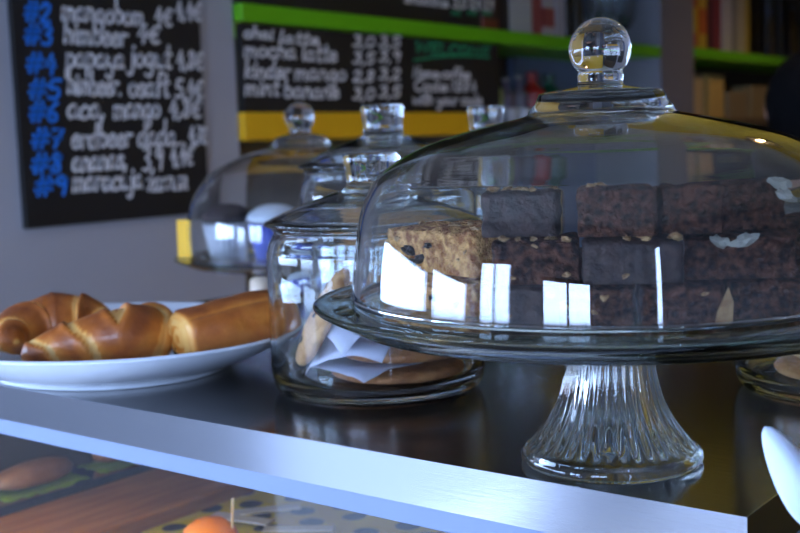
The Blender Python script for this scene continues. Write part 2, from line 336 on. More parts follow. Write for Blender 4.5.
def dome_parts(root, outer, wall, collar, kr, m):
    n = len(outer); inner = []
    for i in range(n):
        a = outer[max(i - 1, 0)]; b = outer[min(i + 1, n - 1)]; dx, dz = b[0] - a[0], b[1] - a[1]; L = math.hypot(dx, dz) or 1
        inner.append((max(outer[i][0] - dz / L * wall, 0), outer[i][1] + dx / L * wall))
    (rc0, zc0), (rc1, zc1), zn = collar
    full = outer + [(rc0, zc0), (rc0 * .97, zc0 + .003), (rc1 * 1.02, zc1 - .0012), (rc1 * .97, zc1), (kr * .9, zn - .0008), (kr * .76, zn)] + knob_prof(zn + .0002, kr)
    inr = [(0, inner[-1][1] + .0012)] + [p for p in reversed(inner) if p[0] > .004]
    prof = full[::-1] + inr[::-1] if False else inr + full
    return link('dome', lathe_me('dome', prof, 160, False), m, root, True)
dome = thing('glass_dome', SC0 + Vector((-.0022, -.0012, DZ)), 'wide clear glass dome with ball knob covering the brownies', 'dome')
dp = smooth_prof([(.1300, .0893), (.1308, .0915), (.1288, .1124), (.1251, .1335), (.1198, .1463), (.1144, .1536), (.1038, .1610), (.0903, .1675), (.0731, .1726), (.0553, .1768), (.0400, .1800)], 5)
dp = [(r, z - DZ + .0003) for r, z in dp]
# the open rim needs closing: inner first point meets outer first point
def dome_mesh(outer, wall, rc0, zc0, rc1, zc1, zn, kr, name='dome'):
    n = len(outer); inner = []
    for i in range(n):
        a = outer[max(i - 1, 0)]; b = outer[min(i + 1, n - 1)]; dx, dz = b[0] - a[0], b[1] - a[1]; L = math.hypot(dx, dz)
        inner.append((outer[i][0] - dz / L * wall, outer[i][1] + dx / L * wall))
    inner[0] = (inner[0][0], outer[0][1])
    prof = [(0, inner[-1][1] + .001)] + inner[::-1] + outer
    prof += [(rc0, zc0), (rc0 * .985, zc0 + .002), (rc0 * .3 + rc1 * .7, (zc0 + zc1) / 2), (rc1, zc1 - .0015), (rc1 * .985, zc1 - .0003), (rc1 * .93, zc1), (kr * 1.0, zn - .0006), (kr * .80, zn)]
    prof += knob_prof(zn + .0004, kr)
    return lathe_me(name, prof, 160, False)
M_dome = glass('clear_dome_glass', (.975, .985, .985), 1.47, wave=.05)
link('dome_shell', dome_mesh(dp, .0030, .0372, .1815 - DZ, .0318, .1922 - DZ, .1950 - DZ, .0158), M_dome, dome, True)

# ------------------------------------------------------------------ brownies and nut slices
M_brownie = mat('brownie_crumb', (.014, .0048, .0032), .8, bump=1.0, bscale=380, col2=(.125, .048, .028), cscale=260, spec=.2)
M_brownie2 = mat('fudgy_brownie', (.016, .0075, .007), .5, bump=.5, bscale=300, col2=(.050, .025, .020), cscale=180, spec=.3)
M_blondie = mat('oat_slice_crumb', (.26, .085, .020), .75, bump=1.0, bscale=360, col2=(.68, .38, .14), cscale=200, spec=.25)
M_nut = mat('chopped_nut', (.26, .13, .045), .6, col2=(.46, .29, .13), cscale=150)
M_choc = mat('dark_chocolate_chunk', (.012, .007, .006), .35)
M_cream = mat('white_chocolate', (.42, .41, .36), .5, bump=.5, bscale=200)
PZ = .0889
def cake_me(name, L, W, H, seed, rough=.0016, top=.0024):
    bm = bmesh.new(); bmesh.ops.create_cube(bm, size=1); bmesh.ops.subdivide_edges(bm, edges=bm.edges[:], cuts=13, use_grid_fill=True)
    for v in bm.verts:
        c = v.co.copy(); P = Vector((c.x * L, c.y * W, (c.z + .5) * H)); q = P * 160 + Vector((seed * 7.3, seed * 3.1, 0))
        cornr = sum(1 for t in (c.x, c.y) if abs(t) > .49) + (1 if c.z > .49 else 0)
        d = Vector((c.x, c.y, c.z)).normalized()
        P -= Vector((c.x * 2 * L, c.y * 2 * W, 0)).normalized() * (.0009 if cornr > 1 else 0) if cornr > 1 else Vector()
        if c.z > -.49:
            P += d * (noise.noise(q) * rough)
            if c.z > .49: P.z += noise.noise(q * .5 + Vector((9, 9, 9))) * top - (.0012 if cornr > 1 else 0)
        bm_z = P.z; v.co = Vector((P.x, P.y, max(P.z, 0)))
    me = D.meshes.new(name); bm.to_mesh(me); bm.free(); return me
def nub_me(name, r, seed):
    bm = bmesh.new(); bmesh.ops.create_icosphere(bm, subdivisions=2, radius=r)
    for v in bm.verts: v.co = v.co * (1 + .8 * noise.noise(v.co / r * 1.5 + Vector((seed, seed * 2, 0)))); v.co.z *= .6; v.co.x *= 1.35
    me = D.meshes.new(name); bm.to_mesh(me); bm.free(); return me
NUTS = [nub_me('nut', .0024, s) for s in range(4)]; CHOCS = [nub_me('chunk', .0032, s + 9) for s in range(3)]
KV = Vector((SC0.x - CP.x, SC0.y - CP.y, 0)).normalized(); KU = Vector((KV.y, -KV.x, 0))   # across / along the line of sight to the stand
def cake(name, label, cat, u, v, z, L, W, H, rz, m, seed, nuts=0, chunks=0, cream=0, group=None, front=0):
    """u right / v away from stand centre (metres), L along u, W along v"""
    P = SC0 + KU * u + KV * v; ang = math.atan2(KU.y, KU.x) + math.radians(rz)
    o = tag(link(name, cake_me(name, L, W, H, seed), m, None, True, (P.x, P.y, z)), label, cat, group); o.rotation_euler = (0, 0, ang)
    rd = random.Random(seed)
    def add(nm, me, mt, loc, sc=1):
        c = D.objects.new(nm, me); COL.objects.link(c)
        if not me.materials: me.materials.append(mt)
        c.parent = o; c.location = loc; c.rotation_euler = (rd.random() * .6, rd.random() * .6, rd.random() * 6); c.scale = (sc, sc, sc)
    for i in range(nuts): add('nut', NUTS[i % 4], M_nut, ((rd.random() - .5) * L * .88, (-.5 + rd.random() ** 2 * .9) * W * .9, H + .0004), .5 + rd.random() * .55)
    for i in range(front): add('nut', NUTS[i % 4], M_nut, ((rd.random() - .5) * L * .9, -W / 2, H * (.15 + rd.random() * .8)), .4 + rd.random() * .4)
    for i in range(chunks): add('chocolate_chunk', CHOCS[i % 3], M_choc, ((rd.random() - .5) * L * .85, -W / 2, H * (.2 + .6 * rd.random())), .6 + rd.random() * .6)
    for i in range(cream): add('cream_chunk', D.meshes.get('cream_chunk') or nub_me('cream_chunk', .0034, 5), M_cream, ((rd.random() - .4) * L * .8, -W / 2 + .001, H * (.7 + .3 * rd.random())), .8 + rd.random() * .6)
    return o
H1, H2, H3 = .0165, .0190, .0210
Z2 = PZ + H1 + .0010; Z3 = Z2 + H2 + .0012
B = 'brownie'
# bottom layer
cake('oat_slice', 'crumbly golden oat slice lying on the cake stand under the other oat slice', 'cake', -.0715, -.0380, PZ, .0780, .044, H1, -46, M_blondie, 3, chunks=2, front=6)
cake(B, 'smooth dark brownie in the bottom layer, touching the oat slices', 'cake', -.0365, -.0905, PZ, .0300, .028, H1, 2, M_brownie2, 4, front=2)
cake(B, 'crumbly brownie in the bottom layer, second from the oat slices', 'cake', -.0045, -.0840, PZ, .0310, .048, H1, -2, M_brownie, 5, front=3)
cake(B, 'crumbly brownie in the bottom layer beside the tan flake', 'cake', .0300, -.0840, PZ, .0340, .048, H1, 1, M_brownie, 6, front=1)
cake(B, 'dark brownie ending the bottom layer, farthest from the oat slices', 'cake', .0660, -.0660, PZ, .0340, .048, H1, 8, M_brownie, 7)
# middle layer
cake('oat_slice', 'golden oat slice with chocolate chunks on top of the other oat slice', 'cake', -.0700, -.0375, Z2, .0720, .043, .0215, -45, M_blondie, 8, chunks=6, front=4, nuts=6)
cake(B, 'nutty brownie in the middle layer, touching the upper oat slice', 'cake', -.0310, -.0890, Z2, .0370, .030, H2, 1, M_brownie, 9, nuts=6, front=4)
cake(B, 'smooth-sided brownie in the middle layer under the crumbly top brownie', 'cake', .0105, -.0830, Z2, .0420, .048, H2, -1, M_brownie2, 10, nuts=7, front=1)
cake(B, 'brownie with pale chunks ending the middle layer', 'cake', .0530, -.0690, Z2, .0470, .048, H2, 5, M_brownie, 11, cream=2)
# top layer
cake(B, 'smooth dark brownie with nutty top in the top layer, nearest the oat slices', 'cake', -.0375, -.0840, Z3, .0330, .030, .0200, 0, M_brownie2, 12, nuts=12)
cake(B, 'crumbly brownie in the top layer between smooth brownie and narrow brownie', 'cake', .0035, -.0820, Z3, .0330, .048, H3, 1, M_brownie, 13, nuts=3)
cake(B, 'narrow crumbly brownie in the top layer beside the pale-topped one', 'cake', .0345, -.0740, Z3, .0250, .048, H3, 2, M_brownie, 14)
cake(B, 'brownie with a pale topping chunk ending the top layer', 'cake', .0590, -.0600, Z3, .0290, .046, H3, 6, M_brownie, 15, cream=2)
# the rows behind
for i, (u, v, L, W, zz, lab) in enumerate([(-.030, .042, .052, .056, PZ, 'brownie behind the oat slices, bottom layer'), (.028, .006, .060, .056, PZ, 'brownie behind the middle of the stack, bottom layer'), (.088, .010, .045, .056, PZ, 'brownie behind the end of the stack, bottom layer'),
        (.020, .006, .055, .056, Z2, 'brownie behind the middle of the stack, second layer'), (.078, .010, .050, .056, Z2, 'brownie behind the end of the stack, second layer')]):
    cake(B, lab, 'cake', u, v, zz, L, W, H1 if zz == PZ else H2, 2 - i, M_brownie, 30 + i)
# tan flake standing on the lower right brownie
fl = D.meshes.new('nut_flake'); 
fl.from_pydata([(-.004, 0, 0), (.003, 0, 0), (.0035, 0, .010), (.0015, 0, .016), (-.003, 0, .006), (-.004, .0015, 0), (.003, .0015, 0), (.0035, .0015, .010), (.0015, .0015, .016), (-.003, .0015, .006)], [], [(0, 1, 2, 3, 4), (9, 8, 7, 6, 5)] + [(i, i + 5, (i + 1) % 5 + 5, (i + 1) % 5) for i in range(5)])
P = SC0 + KU * .0470 + KV * -.1120
o = tag(link('nut_flake', fl, M_nut, None, False, (P.x, P.y, PZ + .0002)), 'tan almond flake standing on the plate against a brownie', 'nut'); o.rotation_euler = (0, 0, math.atan2(HU.y, HU.x))

# ------------------------------------------------------------------ glass storage jars
def jar_profiles(R, H, wall):
    out = [(0, .0010), (R * .80, .0), (R * .88, .0003), (R * .955, .004), (R * .99, .012), (R, .026), (R, H * .78), (R * .992, H * .86), (R * .965, H * .915), (R * .935, H * .95), (R * .925, H * .968), (R * .945, H * .985), (R * .945, H)]
    inn = [(R * .885, H), (R * .885, H * .955), (R * .905, H * .92), (R * .93, H * .88), (R - wall, H * .82), (R - wall, H * .5), (R - wall, .030), (R - wall * 1.2, .018), (R - wall * 2.2, .0095), (R * .80, .0068), (0, .0064)]
    return smooth_prof(out[1:-1], 3)[0:] , out, inn
def jar_me(R, H, wall=.0032):
    o, out, inn = jar_profiles(R, H, wall)
    return lathe_me('jar_body', [(0, .0008)] + o + [out[-1]] + inn, 112, False)
def lid_me(R, z0, zk, kr, kh, rise=.55):
    """flared lid with a chunky flat-topped knob; z0 rim underside, zk knob base height"""
    pts = [(R * .87, z0 + .0002), (R * .99, z0), (R * 1.01, z0 + .0014), (R * 1.0, z0 + .0030), (R * .93, z0 + .0055), (R * .78, z0 + (zk - z0) * .42), (R * .55, z0 + (zk - z0) * .68), (R * .36, z0 + (zk - z0) * .86), (kr * 1.02, zk - .0012), (kr * .92, zk + .001), (kr * .89, zk + kh * .25), (kr * .94, zk + kh * .6), (kr * 1.0, zk + kh * .86), (kr * .97, zk + kh * .97), (kr * .86, zk + kh), (kr * .5, zk + kh * .985), (0, zk + kh * .98)]
    inn = [(0, zk - .0055), (kr * .8, zk - .0058), (R * .36, z0 + (zk - z0) * .86 - .004), (R * .55, z0 + (zk - z0) * .68 - .0036), (R * .78, z0 + (zk - z0) * .42 - .0034), (R * .84, z0 + .0022), (R * .83, z0 - .004), (R * .80, z0 - .0045)]
    inn = [(0, zk - .0055), (kr * .8, zk - .0058), (R * .36, z0 + (zk - z0) * .86 - .004), (R * .55, z0 + (zk - z0) * .68 - .0036), (R * .78, z0 + (zk - z0) * .42 - .0034), (R * .84, z0 + .0018)]
    return lathe_me('lid', inn + pts, 112, False)
def jar(loc, R, H, zk, kr, kh, label, group=None):
    r = thing('glass_jar', loc, label, 'jar', group)
    link('jar_body', jar_me(R, H), M_jar, r, True, (0, 0, .0003)); link('lid', lid_me(R, H + .0008, zk, kr, kh), M_jar, r, True)
    return r
J1 = Vector((-.3168, .1356, 0)); J1R = .0748
jar(J1, J1R, .1150, .1405, .0200, .0235, 'glass biscuit jar with flared lid, full of cookies and paper')
def base_at(px, dep):       # point on the counter under image column px at the given distance
    d = CF * dep + CR * ((px - 400) / FPX * dep); q = CP + d; return Vector((q.x, q.y, 0))
J2 = base_at(388, 1.045); jar(J2, .0780, .1490, .1780, .0200, .0275, 'taller glass jar with chunky knob behind the cookie jar')
J3 = base_at(490, 1.235); jar(J3, .079, .1480, .1765, .0200, .0300, 'glass jar with chunky knob behind the brownie dome')
J4 = Vector((-.0376, .283, 0)); jar(J4, .0748, .1150, .1405, .0200, .0235, 'low glass jar of golden cookies standing behind the brownie stand')

# cookies
M_cookie = mat('cookie_crumb', (.46, .20, .06), .7, bump=.7, bscale=200, col2=(.66, .36, .14), cscale=70)
M_cookie2 = mat('dark_cookie_crumb', (.28, .10, .03), .7, bump=.7, bscale=200, col2=(.44, .18, .06), cscale=70)
def cookie_me(name, r, h, seed):
    bm = bmesh.new(); n = 36; rings = []
    prof = [(0, 0), (.55, 0), (.88, .02), (.985, .22), (1.0, .42), (.96, .68), (.84, .88), (.55, 1.0), (.28, 1.03), (0, 1.04)]
    me = lathe_me(name, [(a * r, b * h) for a, b in prof], n, False)
    for v in me.vertices:
        q = v.co * 120 + Vector((seed, 0, 0)); k = 1 + .04 * noise.noise(v.co * 45 + Vector((seed, seed, 0)))
        v.co.x *= k; v.co.y *= k
        if v.co.z > h * .3: v.co.z += noise.noise(q) * .0012
    bm.free(); return me
def cookie(center, r, h, nrm, m, label, seed, group=None, chips=3):
    me = cookie_me('cookie', r, h, seed); o = tag(link('cookie', me, m, None, True, center), label, 'cookie', group)
    o.rotation_euler = Vector(nrm).to_track_quat('Z', 'Y').to_euler(); rd = random.Random(seed)
    for i in range(chips):
        a = rd.random() * 6.28; q = rd.random() * .65 * r; c = D.objects.new('chocolate_chip', CHOCS[i % 3]); COL.objects.link(c); c.parent = o; c.location = (q * math.cos(a), q * math.sin(a), h * 1.0); c.scale = (.8, .8, .8)
    return o
def jp(u, v, z): q = J1 + HU * u + HV * v; return Vector((q.x, q.y, z))
FL = .0075
for k, (u, v, r, nn, mm, lab) in enumerate([(.014, -.006, .047, (0, 0, 1), M_cookie2, 'dark cookie lying flat at the bottom of the biscuit jar'), (.018, -.006, .045, (0, 0, 1), M_cookie2, 'dark cookie second from the bottom in the biscuit jar'),
        (.018, -.002, .044, (0, 0, 1), M_cookie2, 'cookie third from the bottom in the biscuit jar'), (.022, .000, .042, (0, 0, 1), M_cookie, 'golden cookie fourth in the stack in the biscuit jar'), (.026, .002, .040, (0, 0, 1), M_cookie, 'golden cookie fifth in the stack in the biscuit jar'), (.030, .002, .035, (0, 0, 1), M_cookie, 'small golden cookie topping the stack in the biscuit jar')]):
    cookie(jp(u, v, FL + .0168 * k), r, .0120, nn, mm, lab, k + 1)
cookie(jp(-.0335, -.004, .0510), .0400, .0110, (-HU * .88 - HV * .12 + Vector((0, 0, .46))), M_cookie, 'golden cookie leaning upright against the wall of the biscuit jar', 6)
# parchment sheets between the cookies
M_paper = mat('parchment_paper', (.60, .60, .74), .55, bump=.15, bscale=60)
def sheet(name, pts, label, nx=8):
    """bilinear patch of four corners with crumple, given thickness"""
    a, b, c, d = [Vector(p) for p in pts]; bm = bmesh.new(); V = []
    for i in range(nx + 1):
        row = []
        for j in range(nx + 1):
            s, t = i / nx, j / nx; p = a * (1 - s) * (1 - t) + b * s * (1 - t) + c * s * t + d * (1 - s) * t
            p += Vector((0, 0, 1)) * noise.noise(p * 55) * .0016; row.append(bm.verts.new(p))
        V.append(row)
    for i in range(nx):
        for j in range(nx): bm.faces.new((V[i][j], V[i + 1][j], V[i + 1][j + 1], V[i][j + 1]))
    me = D.meshes.new(name); bm.to_mesh(me); bm.free(); o = tag(link(name, me, M_paper, None, True), label, 'paper')
    s = o.modifiers.new('thick', 'SOLIDIFY'); s.thickness = .0004; return o
def paper_square(z, u, v, half, rot, droop, lab, nx=14, r0=.050):
    bm = bmesh.new(); V = []
    for i in range(nx + 1):
        row = []
        for j in range(nx + 1):
            a, b = (i / nx - .5) * 2 * half, (j / nx - .5) * 2 * half; x = a * math.cos(rot) - b * math.sin(rot) + u; y = a * math.sin(rot) + b * math.cos(rot) + v
            r = math.hypot(x, y)
            if r > .0665: x *= .0665 / r; y *= .0665 / r
            e = max(0, math.hypot(x - .016, y + .004) - r0); zz = z - e * droop + noise.noise(Vector((x * 60, y * 60, z * 90))) * .0012 * (1 + e * 60)
            x = max(x, -.0335 + (zz - .051) * .52 + .003); q = jp(x, y, max(zz, .009)); row.append(bm.verts.new(q))
        V.append(row)
    for i in range(nx):
        for j in range(nx): bm.faces.new((V[i][j], V[i + 1][j], V[i + 1][j + 1], V[i][j + 1]))
    me = D.meshes.new('parchment_sheet'); bm.to_mesh(me); bm.free(); o = tag(link('parchment_sheet', me, M_paper, None, True), lab, 'paper')
    s = o.modifiers.new('thick', 'SOLIDIFY'); s.thickness = .0004
paper_square(FL + .0150, -.004, -.012, .038, .70, .35, 'pale parchment sheet between the two lowest cookies in the jar')
paper_square(FL + .0318, -.010, -.014, .036, 1.05, .9, 'pale parchment sheet in the middle of the cookie stack')
paper_square(FL + .0486, -.004, -.014, .037, .45, 1.1, 'pale parchment sheet with drooping corners under the golden cookies')
# cookies in the low jar at the right
for k in range(3):
    cookie(Vector((J4.x + .003 * k, J4.y - .002 * k, FL + .0165 * k)), .05 - .002 * k, .0125, (.03 * k, -.03, 1), M_cookie, ['lowest', 'middle', 'topmost'][k] + ' golden cookie in the low jar behind the cake stand', 20 + k)
for k in range(4):
    cookie(Vector((J2.x, J2.y, FL + .0165 * k)), .05, .0125, (.03 * (k % 2), -.03, 1), M_cookie, ['lowest', 'second', 'third', 'topmost'][k] + ' golden cookie in the taller jar behind the cookie jar', 40 + k)

# ------------------------------------------------------------------ oval platter with pastries
PC = Vector((-.556, .0900, 0)); PA, PB = .1620, .1400
pp = [(0, .0022), (.575, .0022), (.59, .0003), (.62, .0003), (.64, .0040), (.74, .0090), (.85, .0160), (.93, .0225), (.985, .0285), (1.0, .0305), (.994, .0318), (.980, .0318), (.91, .0250), (.82, .0172), (.70, .0100), (.58, .0070), (.4, .0060), (0, .0060)]
pl = [pp[0]] + smooth_prof(pp[1:-1], 3) + [pp[-1]]
plat = tag(link('oval_platter', lathe_me('oval_platter', pl, 128, False, PA, PB), M_china, None, True, PC), 'white oval china platter holding croissants near the counter end', 'platter')
CRUST = [(0.0, (.86, .62, .30)), (.30, (.86, .47, .13)), (.52, (.74, .28, .045)), (.80, (.46, .125, .016)), (1.0, (.26, .06, .008))]
M_crust = vcmat('croissant_crust', CRUST, rough=.42, bump=.35, bscale=160, nz=.55, nscale=55, coat=.1)
def pastry_me(name, path, rads, wraps, flat=.92, amp=.15, n=36, per=20, twist=.75, seed=0):
    """swept body with overlapping wrapped layers (each layer swells then drops to the next)"""
    N = wraps * per; pts = []
    def cr(vals, t):
        k = t * (len(vals) - 1); i = min(int(k), len(vals) - 2); s = k - i
        p0 = vals[max(i - 1, 0)]; p1 = vals[i]; p2 = vals[i + 1]; p3 = vals[min(i + 2, len(vals) - 1)]
        return .5 * ((2 * p1) + (-p0 + p2) * s + (2 * p0 - 5 * p1 + 4 * p2 - p3) * s * s + (-p0 + 3 * p1 - 3 * p2 + p3) * s ** 3)
    bm = bmesh.new(); lay = bm.verts.layers.float.new('bake'); rings = []
    mid = .52
    for i in range(N + 1):
        t = i / N; p = cr(path, t); tn = (cr(path, min(t + .01, 1)) - cr(path, max(t - .01, 0))).normalized(); r = cr(rads, t)
        side = tn.cross(Vector((0, 0, 1))).normalized(); up = side.cross(tn); rg = []
        for k in range(n):
            a = 2 * math.pi * k / n
            # layers step down from the middle outwards; boundaries slant around the body like a wound triangle
            s = abs(t - mid) * wraps * 1.0 + twist * .5 * math.sin(a + seed) + .12 * noise.noise(Vector((math.cos(a), math.sin(a), seed)))
            f = (s + 10.0) % 1.0
            h = 1 + amp * (.5 - f) * (1 if 0 < f < 1 else 0) + (amp * .3 * math.exp(-((f - .08) / .08) ** 2))
            ends = min(1, min(t, 1 - t) * 14) ** .5 if min(t, 1 - t) > 0 else 0
            rr = r * h * max(ends, .04) * (1 + .05 * noise.noise(p * 40 + Vector((math.cos(a), math.sin(a), seed)) * .8))
            q = p + side * (math.cos(a) * rr) + up * (math.sin(a) * rr * flat)
            v = bm.verts.new(q); topf = .5 + .5 * math.sin(a)
            v[lay] = max(0, min(.85, .02 + .52 * (1 - abs(f - .35) * 1.3) + .22 * topf - (.45 if f > .80 else 0)))
            rg.append(v)
        rings.append(rg)
    for A, B in zip(rings, rings[1:]):
        for k in range(n): bm.faces.new((A[k], A[(k + 1) % n], B[(k + 1) % n], B[k]))
    bm.faces.new(rings[0]); bm.faces.new(rings[-1]); bmesh.ops.recalc_face_normals(bm, faces=bm.faces[:])
    zmin = min(v.co.z for v in bm.verts)
    me = D.meshes.new(name); bm.to_mesh(me); bm.free(); return me, zmin
def pastry(name, px, dep, path_uv, rads, wraps, label, **kw):
    c = base_at(px, dep); path = [HU * u + HV * v + Vector((0, 0, z)) for u, v, z in path_uv]
    me, zmin = pastry_me(name, path, rads, wraps, **kw)
    return tag(link(name, me, M_crust, None, True, (c.x, c.y, .0064 - zmin)), label, 'pastry')
pastry('croissant', 50, .912, [(-.022, -.034, -.004), (-.031, -.014, .0), (-.020, .014, .002), (.004, .026, .003), (.024, .030, .0), (.040, .024, -.006)], [.009, .016, .0235, .0255, .020, .009], 5, 'glossy curved croissant at the end of the oval platter, tip towards the rim', seed=1)
pastry('croissant', 99, .856, [(-.058, -.016, -.009), (-.034, -.010, -.004), (-.004, -.006, .0), (.022, .002, .002), (.030, .026, .0), (.018, .048, -.005)], [.009, .0165, .0225, .0252, .0225, .012], 5, 'plump croissant in the middle of the oval platter, horn lying against the curved one', seed=2.4)
# pain au chocolat
def roll_me():
    bm = bmesh.new(); lay = bm.verts.layers.float.new('bake'); L = .090; n = 40; N = 36; rings = []
    for i in range(N + 1):
        t = i / N; x = (t - .5) * L; e = min(t, 1 - t) * 2; end = 1 if e > .12 else (.80 + .20 * (e / .12) ** .5)
        rg = []
        for k in range(n):
            a = 2 * math.pi * k / n; c, s = math.cos(a), math.sin(a); rr = (.0250 * abs(c) ** .8 * (1 if c > 0 else -1), .0212 * abs(s) ** .8 * (1 if s > 0 else -1))
            groove = 1 - .10 * math.exp(-((a - 2.2) / .13) ** 2) - .07 * math.exp(-((a - 1.0) / .12) ** 2)
            wob = 1 + .05 * noise.noise(Vector((x * 50, c * 1.5, s * 1.5))); f = end * groove * wob * (.93 + .10 * math.sin(math.pi * t))
            v = bm.verts.new((x, rr[0] * f, rr[1] * f)); v[lay] = max(0, (.30 + .30 * (.5 + .5 * s)) * (1 if e > .06 else .25) + .1 * noise.noise(Vector((x * 40, c, s))) - .25 * math.exp(-((a - 2.2) / .1) ** 2))
            rg.append(v)
        rings.append(rg)
    for A, B in zip(rings, rings[1:]):
        for k in range(n): bm.faces.new((A[k], A[(k + 1) % n], B[(k + 1) % n], B[k]))
    for rg, sg in ((rings[0], 1), (rings[-1], -1)):       # coiled pale ends
        prev = rg
        for q in range(1, 7):
            nr = []
            for v in rg:
                w = bm.verts.new((v.co.x + sg * (.0016 * math.sin(q * 2.2)) , v.co.y * (1 - q / 7), v.co.z * (1 - q / 7))); w[lay] = .02 if q % 3 else .3; nr.append(w)
            for k in range(n): bm.faces.new((prev[k], prev[(k + 1) % n], nr[(k + 1) % n], nr[k]))
            prev = nr
        bm.faces.new(prev)
    bmesh.ops.recalc_face_normals(bm, faces=bm.faces[:]); zm = min(v.co.z for v in bm.verts)
    for v in bm.verts: v.co.z -= zm
    me = D.meshes.new('chocolate_roll'); bm.to_mesh(me); bm.free(); return me
a = base_at(187, .850); b = base_at(276, .892); c = (a + b) / 2; dvec = b - a
rl = tag(link('chocolate_roll', roll_me(), M_crust, None, True, (c.x, c.y, .0138)), 'golden rolled chocolate pastry with pale coiled end beside the croissants', 'pastry')
rl.rotation_euler = (0, math.radians(-6.5), math.atan2(dvec.y, dvec.x))
st = link('chocolate_stick', tube_me('chocolate_stick', [(-.0460, -.010, .008), (-.040, -.010, .008)], .0032), M_choc, rl); st = link('chocolate_stick', tube_me('chocolate_stick', [(-.0460, .009, .011), (-.040, .009, .011)], .0032), M_choc, rl)

# ------------------------------------------------------------------ second cake stand on the lower side counter
sc2 = thing('side_counter', (-1.35, .9, ZF), 'lower dark side counter running along the menu wall', 'counter')
def sbox(nm, x0, x1, y0, y1, z0, z1, m): o = box(nm, x0, x1, y0, y1, z0, z1, m); o.parent = sc2; o.matrix_parent_inverse = Matrix.Translation((1.35, -.9, -ZF)); return o
sbox('worktop', -1.70, -.825, .30, 1.34, -.24, -.20, M_wood); sbox('body', -1.69, -.835, .31, 1.33, ZF, -.2401, MATS['cabinet_laminate'])
S2 = base_at(306, 1.58); S2.z = -.20; D2Z = .0255
st2 = thing('cake_stand', S2, 'tall glass cake stand under the second dome by the menu board', 'cake stand')
link('pedestal', pedestal_me(.2125, .066, [(.048, .030), (.036, .060), (.030, .100), (.026, .150), (.025, .190), (.028, .2125)]), M_glass, st2, True, (0, 0, .0003))
link('plate', plate_me(.1780, .2250, .2130), M_plateglass, st2, True)
dm2 = thing('glass_dome', (S2.x, S2.y, D2Z), 'tall clear glass dome with ball knob standing before the menu board', 'dome')
d2 = smooth_prof([(.1560, .0), (.1585, .004), (.1590, .035), (.1560, .060), (.1455, .087), (.1220, .114), (.0850, .133), (.0600, .141), (.0420, .1455)], 5)
link('dome_shell', dome_mesh(d2, .0030, .0420, .1470, .0350, .1580, .1625, .0205), M_dome, dm2, True)
# cake shapes added under it, standing in for window reflections on the glass
M_refl = mat('white_reflection', (.66, .68, .76), .5, bump=.3, bscale=40); M_reflb = mat('blue_reflection', (.05, .09, .50), .5, bump=.2, bscale=40)  # white and blue of the mirrored windows put into the colour
def reflection_me(r, h):
    def mod(k, a): return .0012 * math.cos(a * 24) if k in (1, 2, 3) else 0
    return lathe_me('reflection_case', [(0, 0), (r * .72, 0), (r * .86, h * .5), (r, h), (r * .9, h), (0, h * .97)], 96, False, mod=mod)
for k, (u, v, mm, lab) in enumerate([(-.100, -.035, M_refl, 'added cake shape standing in for window reflections, white with dark top, nearest the yellow card'), (-.032, -.085, M_reflb, 'added cake shape standing in for window reflections, blue with white top, next but one to the yellow card'), (.042, -.085, M_refl, 'added cake shape standing in for window reflections, white with dark top, between the two blue ones'), (.100, -.040, M_reflb, 'added cake shape standing in for window reflections, blue with white top, farthest from the yellow card')]):
    q = S2 + HU * u + HV * v; t = thing('reflection_stand_in', (q.x, q.y, D2Z + .0004), lab, 'reflection_stand_in')
    link('reflection_case', reflection_me(.033, .046), mm, t, True)
    link('reflection_top', lathe_me('reflection_top', [(0, .0452), (.030, .0470), (.036, .052), (.033, .060), (.022, .068), (.010, .0715), (0, .072)], 40, False), M_brownie2 if k % 2 == 0 else M_china, t, True)

q = S2 + HU * -.1625 + HV * -.03
tag(box('price_card', -.0005, .0005, -.0075, .0075, 0, .052, M_yel), 'small yellow card standing on the rim of the tall cake stand', 'card').matrix_world = Matrix.Translation((q.x, q.y, .0257)) @ Matrix.Rotation(math.atan2(HU.y, HU.x) + math.pi / 2 + .0, 4, 'Z')
q = base_at(263, 1.46); t = thing('candle_jar', (q.x, q.y, -.1998), 'slim cream and magenta jar on the side counter below the tall cake stand', 'jar')
link('jar_body', lathe_me('jar_body', [(0, 0), (.019, 0), (.020, .004), (.020, .182), (0, .182)], 32, False), mat('magenta_glaze', (.36, .03, .22), .35), t, True)
link('lid', lathe_me('lid', [(0, .1821), (.0185, .1821), (.0190, .187), (.0180, .202), (.010, .207), (0, .208)], 32, False), mat('cream_glaze', (.66, .52, .40), .4), t, True)

